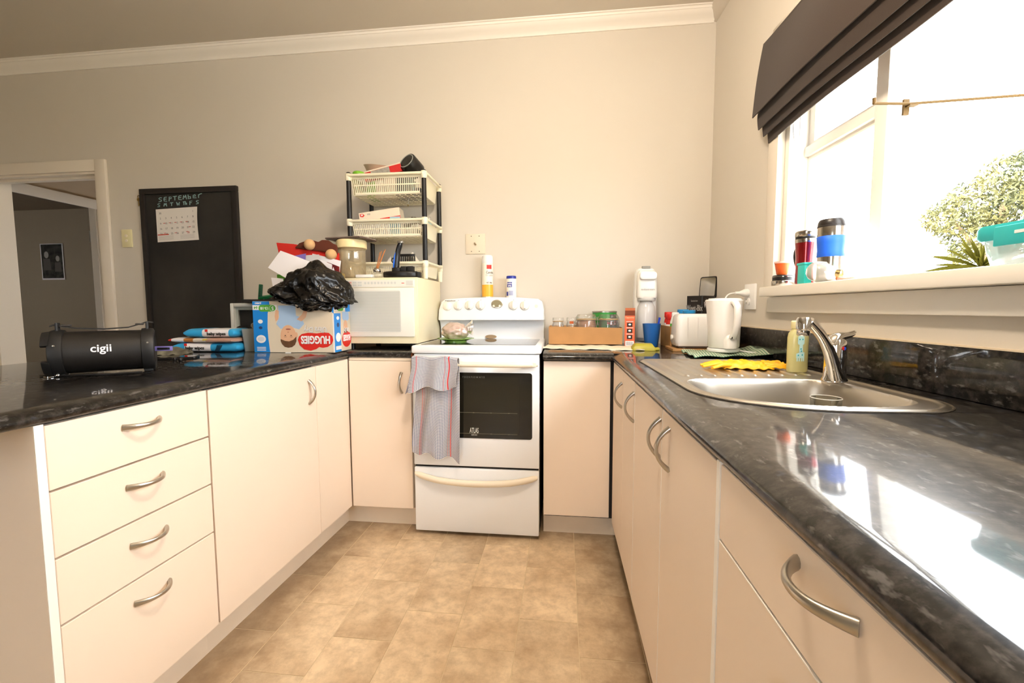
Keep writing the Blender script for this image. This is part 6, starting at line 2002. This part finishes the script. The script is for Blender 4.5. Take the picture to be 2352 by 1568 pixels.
flat(sb, 'sticker_neck', [(-0.006, 0.062), (0.007, 0.062), (0.006, 0.088), (-0.005, 0.088)], SF, GIR)
flat(sb, 'sticker_body', [(-0.015, 0.046), (0.012, 0.046), (0.012, 0.064), (0.0, 0.066), (-0.015, 0.060)], SF, GIR)
for dx in (-0.013, -0.006, 0.002, 0.008):
    flat(sb, 'sticker_leg', [(dx, 0.036), (dx + 0.004, 0.036), (dx + 0.004, 0.047), (dx, 0.047)], SF, GIR)
for q in ((-0.005, 0.105), (0.005, 0.105), (0.0, 0.075), (-0.008, 0.055), (0.005, 0.056), (0.002, 0.068)):
    flat(sb, 'sticker_spot', ell(q[0], q[1], 0.0024, 0.0024, 10), T(0, -0.0005, 0) @ SF, TL_)
gl_ = thing('rubber_gloves', 'crumpled yellow rubber gloves lying on the draining board', 'gloves', (1.335, -1.10, ZB + 0.005), R(0))
YG = mat('yellow_rubber', '#e8ac14', 0.45)
part('palm', MB().grid(lambda u, v: (-0.075 + 0.16 * u, -0.05 + 0.10 * v + 0.01 * math.sin(u * 7), 0.004 + 0.020 * (math.sin(PI * u) * math.sin(PI * v)) ** 0.35 + 0.010 * nz((u * 9, v * 6, 2.0)) * math.sin(PI * v) ** 0.5 + 0.002 * math.sin(u * 31 + v * 9)), 40, 24), YG, gl_, solid=0.003, smooth=60)
part('cuff', MB().grid(lambda u, v: (0.06 + 0.065 * u, -0.045 + 0.10 * v, 0.006 + 0.016 * math.sin(PI * v) ** 0.4 + 0.006 * nz((u * 4, v * 7, 5.0)) + 0.002 * math.sin(v * 29 + u * 4)), 20, 24), YG, gl_, solid=0.003, smooth=60)
for k, (a, L) in enumerate(((-28, 0.075), (-8, 0.085), (10, 0.08), (30, 0.065), (70, 0.05))):
    dx, dy = -math.cos(R(a)), math.sin(R(a)) * 1.0
    p0 = Vector((-0.055, -0.03 + 0.017 * k, 0.012))
    part('finger', MB().tube([p0, p0 + Vector((dx * L * 0.5, dy * L * 0.5 - 0.01, 0.004)), p0 + Vector((dx * L, dy * L - 0.012, -0.004))], [0.012, 0.0105, 0.007], 10, flat=0.6), YG, gl_, smooth=60)
dg = thing('drinking_glass', 'clear drinking glass standing inside the sink bowl', 'glass', (1.395, -1.475, 0.7465))
part('glass', MB().lathe([(0.0, 0.002), (0.026, 0.002), (0.028, 0.004), (0.034, 0.142), (0.0335, 0.1425), (0.0325, 0.142), (0.0265, 0.010), (0.0, 0.010)], 36), clear_mat('clear_tumbler', '#f0efe9', 0.12, 0.03), dg, smooth=50)
part('rim', MB().tube([(0.0338 * math.cos(a), 0.0338 * math.sin(a), 0.142) for a in [2 * PI * i / 32 for i in range(33)]], 0.0011, 6), mat('rim_shine', '#d9d5cc', 0.1), dg)

# ------------------------------------------------------------------ on the window sill (frame RW)
ZW = 1.1985


def sill(name, label, cat, x, y, z=ZW, rz=0.0, group=None):
    return thing(name, label, cat, M=RW @ T(x, y, z) @ Rz(rz), group=group)


MUG_STEEL = mat('mug_steel', '#bdb6ab', 0.18, metal=1.0)
c_ = sill('steel_cup_lid', 'low steel cup with a black lid at the left end of the sill', 'cup', -0.010, -0.800)
part('band', MB().lathe([(0.038, 0.0), (0.039, 0.002), (0.039, 0.020), (0.037, 0.022), (0, 0.022)], 32), MUG_STEEL, c_, smooth=40)
part('lid', MB().lathe([(0.035, 0.021), (0.036, 0.022), (0.036, 0.040), (0.033, 0.043), (0, 0.043)], 32), BLACK, c_, smooth=40)
part('lid_line', MB().lathe([(0.0355, 0.0355), (0.0365, 0.036), (0.0365, 0.038), (0.0355, 0.0385)], 32), MUG_STEEL, c_)
c_ = sill('espresso_cup', 'small orange espresso cup stacked on the black-lidded steel cup', 'cup', -0.010, -0.792, ZW + 0.0435)
part('cup', MB().lathe([(0.0, 0.001), (0.016, 0.001), (0.019, 0.004), (0.027, 0.052), (0.0275, 0.054), (0.0255, 0.053), (0.016, 0.006), (0.0, 0.005)], 28), mat('orange_glaze', '#e8672c', 0.3), c_, smooth=50)
part('side_patch', MB().lathe([(0.0268, 0.046), (0.0278, 0.047), (0.0282, 0.0535), (0.0272, 0.054)], 28), mat('pale_pink_glaze', '#efc4b8', 0.35), c_)
c_ = sill('red_travel_mug', 'red steel travel mug with a black handle on the sill', 'travel mug', 0.0, -0.925)
rmat = mat('red_metal', '#8f1218', 0.18, metal=0.6, coat=0.6)
part('body', MB().lathe([(0.029, 0.0), (0.030, 0.003), (0.0285, 0.06), (0.0295, 0.10), (0.0335, 0.150)], 36), rmat, c_, smooth=60)
part('steel_rim', MB().lathe([(0.0337, 0.150), (0.0342, 0.152), (0.0342, 0.163), (0.033, 0.164)], 36), MUG_STEEL, c_, smooth=40)
part('gasket', MB().lathe([(0.033, 0.163), (0.0335, 0.164), (0.0335, 0.171), (0.033, 0.172)], 36), BLACK, c_)
part('steel_lid', MB().lathe([(0.033, 0.171), (0.0345, 0.173), (0.0345, 0.188), (0.031, 0.192), (0, 0.192)], 36), MUG_STEEL, c_, smooth=40)
HM = Rz(R(90))
part('handle', MB().tube(bez((0.030, 0, 0.136), (0.072, 0, 0.146), (0.072, 0, 0.085), (0.030, 0, 0.062), 16), 0.0075, 10, M=HM, flat=1.3), BLACK, c_, smooth=60)
part('handle_pad', MB().box(0.040, 0.046, -0.006, 0.006, 0.080, 0.128, HM), mat('grey_pad', '#7f93a2', 0.5), c_, bevel=0.002)
c_ = sill('steel_tumbler', 'tall steel travel tumbler with a blue grip band on the sill', 'travel mug', 0.005, -1.060)
part('body', MB().lathe([(0.036, 0.0), (0.038, 0.003), (0.0365, 0.07), (0.037, 0.10), (0.039, 0.14), (0.0405, 0.180), (0.040, 0.182)], 36), MUG_STEEL, c_, smooth=60)
part('grip_band', MB().lathe([(0.0375, 0.084), (0.0395, 0.086), (0.0385, 0.105), (0.040, 0.13), (0.0418, 0.150), (0.0395, 0.152)], 36), mat('blue_rubber', '#1f63dd', 0.5), c_, smooth=60)
part('lid', MB().lathe([(0.039, 0.181), (0.0405, 0.183), (0.0395, 0.198), (0.035, 0.207), (0, 0.208)], 36), mat('lid_black', '#2a2421', 0.35), c_, smooth=45)
part('lid_rim', MB().lathe([(0.040, 0.181), (0.0415, 0.182), (0.0415, 0.186), (0.040, 0.187)], 36), MATS['lid_black'], c_)
c_ = sill('turquoise_tub', 'narrow turquoise plastic tub between the two travel mugs', 'tub', -0.042, -1.000)
TQ = mat('turquoise_plastic', '#2fc4bd', 0.4)
part('tub', MB().box(-0.013, 0.013, -0.021, 0.021, 0.0, 0.066), TQ, c_, bevel=0.003)
part('rim', MB().box(-0.015, 0.015, -0.024, 0.024, 0.064, 0.072), TQ, c_, bevel=0.002)
c_ = sill('spare_light_bulb', 'ribbed clear light bulb lying in front of the steel tumbler', 'light bulb', -0.036, -1.078, ZW + 0.034, 0)
BM = Rz(R(-55)) @ Ry(R(98))
BLB = clear_mat('bulb_glass', '#f2f0ea', 0.10, 0.06, '#e6e1d8', 0.35)
part('globe', MB().lathe([(0.0, -0.040), (0.016, -0.038), (0.028, -0.028), (0.0335, -0.010), (0.0325, 0.012), (0.024, 0.028)], 32, M=BM), BLB, c_, smooth=60)
part('collar', MB().lathe([(0.0225, 0.024), (0.024, 0.026), (0.019, 0.045), (0.014, 0.048), (0, 0.048)], 28, M=BM), WHITE, c_, smooth=50)
part('screw_base', MB().lathe([(0.012, 0.047), (0.013, 0.050), (0.012, 0.053), (0.013, 0.056), (0.012, 0.059), (0.013, 0.062), (0.008, 0.066), (0, 0.067)], 20, M=BM), BRASS, c_, smooth=50)
rbm = MB()
for k in range(9):
    a = R(-60 + 15 * k)
    rbm.tube([(0.0335 * math.cos(a), 0.0335 * math.sin(a), -0.012), (0.0328 * math.cos(a), 0.0328 * math.sin(a), 0.012)], 0.0010, 5, M=BM @ Rz(PI * 0.9))
o = part('ribs', rbm, WHITE, c_)
o['kind'] = 'stuff'
c_ = sill('hair_tie', 'pinkish hair tie lying on the sill beside the light bulb', 'hair tie', -0.03, -1.20)
part('loop', MB().tube([(0.012 * math.cos(a), 0.035 * math.sin(a), 0.004 + 0.002 * math.sin(3 * a)) for a in [2 * PI * i / 24 for i in range(25)]], 0.004, 8), mat('dusty_pink', '#d9a896', 0.8), c_, smooth=60)
part('bobble', MB().lathe([(0.008 * math.sin(PI * i / 8), 0.008 - 0.008 * math.cos(PI * i / 8)) for i in range(9)], 14, (0.0, 0.040, 0)), mat('bobble_brown', '#b8763f', 0.5), c_, smooth=70)
c_ = sill('lunch_container', 'clear lunch container with a turquoise clip lid on the right of the sill', 'container', -0.008, -1.745)
lo_ = []
for z_, s_ in ((0.001, 0.86), (0.03, 0.93), (0.058, 0.97)):
    lo_.append([(x * s_, y * s_, z_) for x, y in rrect(-0.05, 0.05, -0.12, 0.12, 0.02)])
part('box', MB().loft(lo_), clear_mat('container_clear', '#fbfbfb', 0.06, 0.08, '#f3f3f0', 0.5), c_, smooth=50)
lo_ = []
for z_, s_ in ((0.050, 0.97), (0.056, 1.02), (0.074, 1.02), (0.080, 0.98), (0.078, 0.92)):
    lo_.append([(x * s_, y * s_, z_) for x, y in rrect(-0.052, 0.052, -0.125, 0.125, 0.022)])
ld_ = part('lid', MB().loft(lo_), mat('lid_turquoise', '#27b9bd', 0.4), c_, smooth=40)
part('clip', MB().box(-0.058, -0.052, -0.075, 0.075, 0.036, 0.074), mat('lid_turquoise', '#27b9bd', 0.4), ld_, bevel=0.002)
part('clip_slot', MB().box(-0.0586, -0.058, -0.035, 0.035, 0.056, 0.062), WHITE, ld_)

# ------------------------------------------------------------------ outside: tree and spiky plant beyond the window
LEAF = mat('tree_leaf', '#4a4f3c', 0.7, spec=0.0, var=0.6, vscale=2.5, var2='#6a6440')
BARK = mat('bark', '#6d5a45', 0.9)


def foliage_mesh(name, blobs, n, size, m_):
    mb = MB()
    for (c0, r0) in blobs:
        for _ in range(int(n * r0 * r0)):
            while True:
                d_ = Vector((random.uniform(-1, 1), random.uniform(-1, 1), random.uniform(-1, 1)))
                if 0.2 < d_.length <= 1:
                    break
            d_ = d_.normalized() * (0.65 + 0.4 * random.random() ** 0.7)
            p = Vector(c0) + Vector((d_.x * r0, d_.y * r0, d_.z * r0 * 0.9))
            a = Vector((random.gauss(0, 1), random.gauss(0, 1), random.gauss(0, 1))).normalized()
            b_ = a.cross(Vector((random.gauss(0, 1), random.gauss(0, 1), random.gauss(0, 1)))).normalized()
            L, w_ = size * random.uniform(0.7, 1.4), size * 0.35
            mb.add([p - a * L, p + b_ * w_, p + a * L, p - b_ * w_], [(0, 1, 2, 3)])
    return mb


tr_o = thing('garden_tree', 'leafy garden tree outside the window', 'tree', (8.3, 6.45, 0.0))
fm = foliage_mesh('foliage', [((0, 0, 3.0), 0.55), ((-0.45, 0, 2.75), 0.42), ((0.45, 0, 3.4), 0.5), ((0.8, 0, 3.0), 0.65), ((-0.1, 0, 2.4), 0.45), ((0.5, 0, 2.5), 0.55), ((-0.72, 0, 2.72), 0.26), ((1.2, 0, 3.55), 0.7), ((-0.25, 0, 2.1), 0.25)], 3600, 0.05, LEAF)
o = part('foliage', fm, LEAF, tr_o, recalc=False, shade=False)
o['kind'] = 'stuff'
part('trunk', MB().tube([(0.25, 0, 0), (0.2, 0.05, 1.2), (0.35, 0, 2.2), (0.3, 0, 3.0)], [0.14, 0.11, 0.08, 0.04], 12), BARK, tr_o, smooth=60)
for dx, dz in ((-0.5, 2.7), (0.9, 3.2), (0.65, 2.5)):
    part('branch', MB().tube([(0.3, 0, 1.7), (0.3 + (dx - 0.3) * 0.5, 0, 2.2), (dx, 0, dz)], [0.05, 0.04, 0.02], 8), BARK, tr_o)
pl = thing('spiky_plant', 'spiky yellow-green shrub under the tree outside', 'shrub', (6.75, 4.55, 0.0))
fr2 = MB()
for k in range(70):
    a = random.uniform(0, 2 * PI)
    e = random.uniform(0.1, 1.2)
    d_ = Vector((math.cos(a) * math.cos(e), math.sin(a) * math.cos(e), math.sin(e)))
    s_ = d_.cross(Vector((0, 0, 1))).normalized() * 0.02
    L = random.uniform(0.28, 0.5)
    q0 = Vector((0, 0, 1.68))
    fr2.add([q0 - s_, q0 + s_, q0 + d_ * L + s_ * 0.6 - Vector((0, 0, 0.04)), q0 + d_ * (L + 0.2) - Vector((0, 0, 0.12)), q0 + d_ * L - s_ * 0.6 - Vector((0, 0, 0.04))], [(0, 1, 2, 3, 4)])
part('fronds', fr2, mat('frond', '#33310f', 0.7, spec=0.0), pl, recalc=False, shade=False)['kind'] = 'stuff'
part('stem', MB().tube([(0, 0, 0), (0.05, 0, 0.9), (0, 0, 1.70)], [0.09, 0.08, 0.07], 10), BARK, pl)
gd = MB().box(1.95, 40, -30, 40, -0.3, -0.1)
struct('ground_outside', gd, mat('pale_ground', '#b8b3a2', 0.9), 'pale ground outside the window')
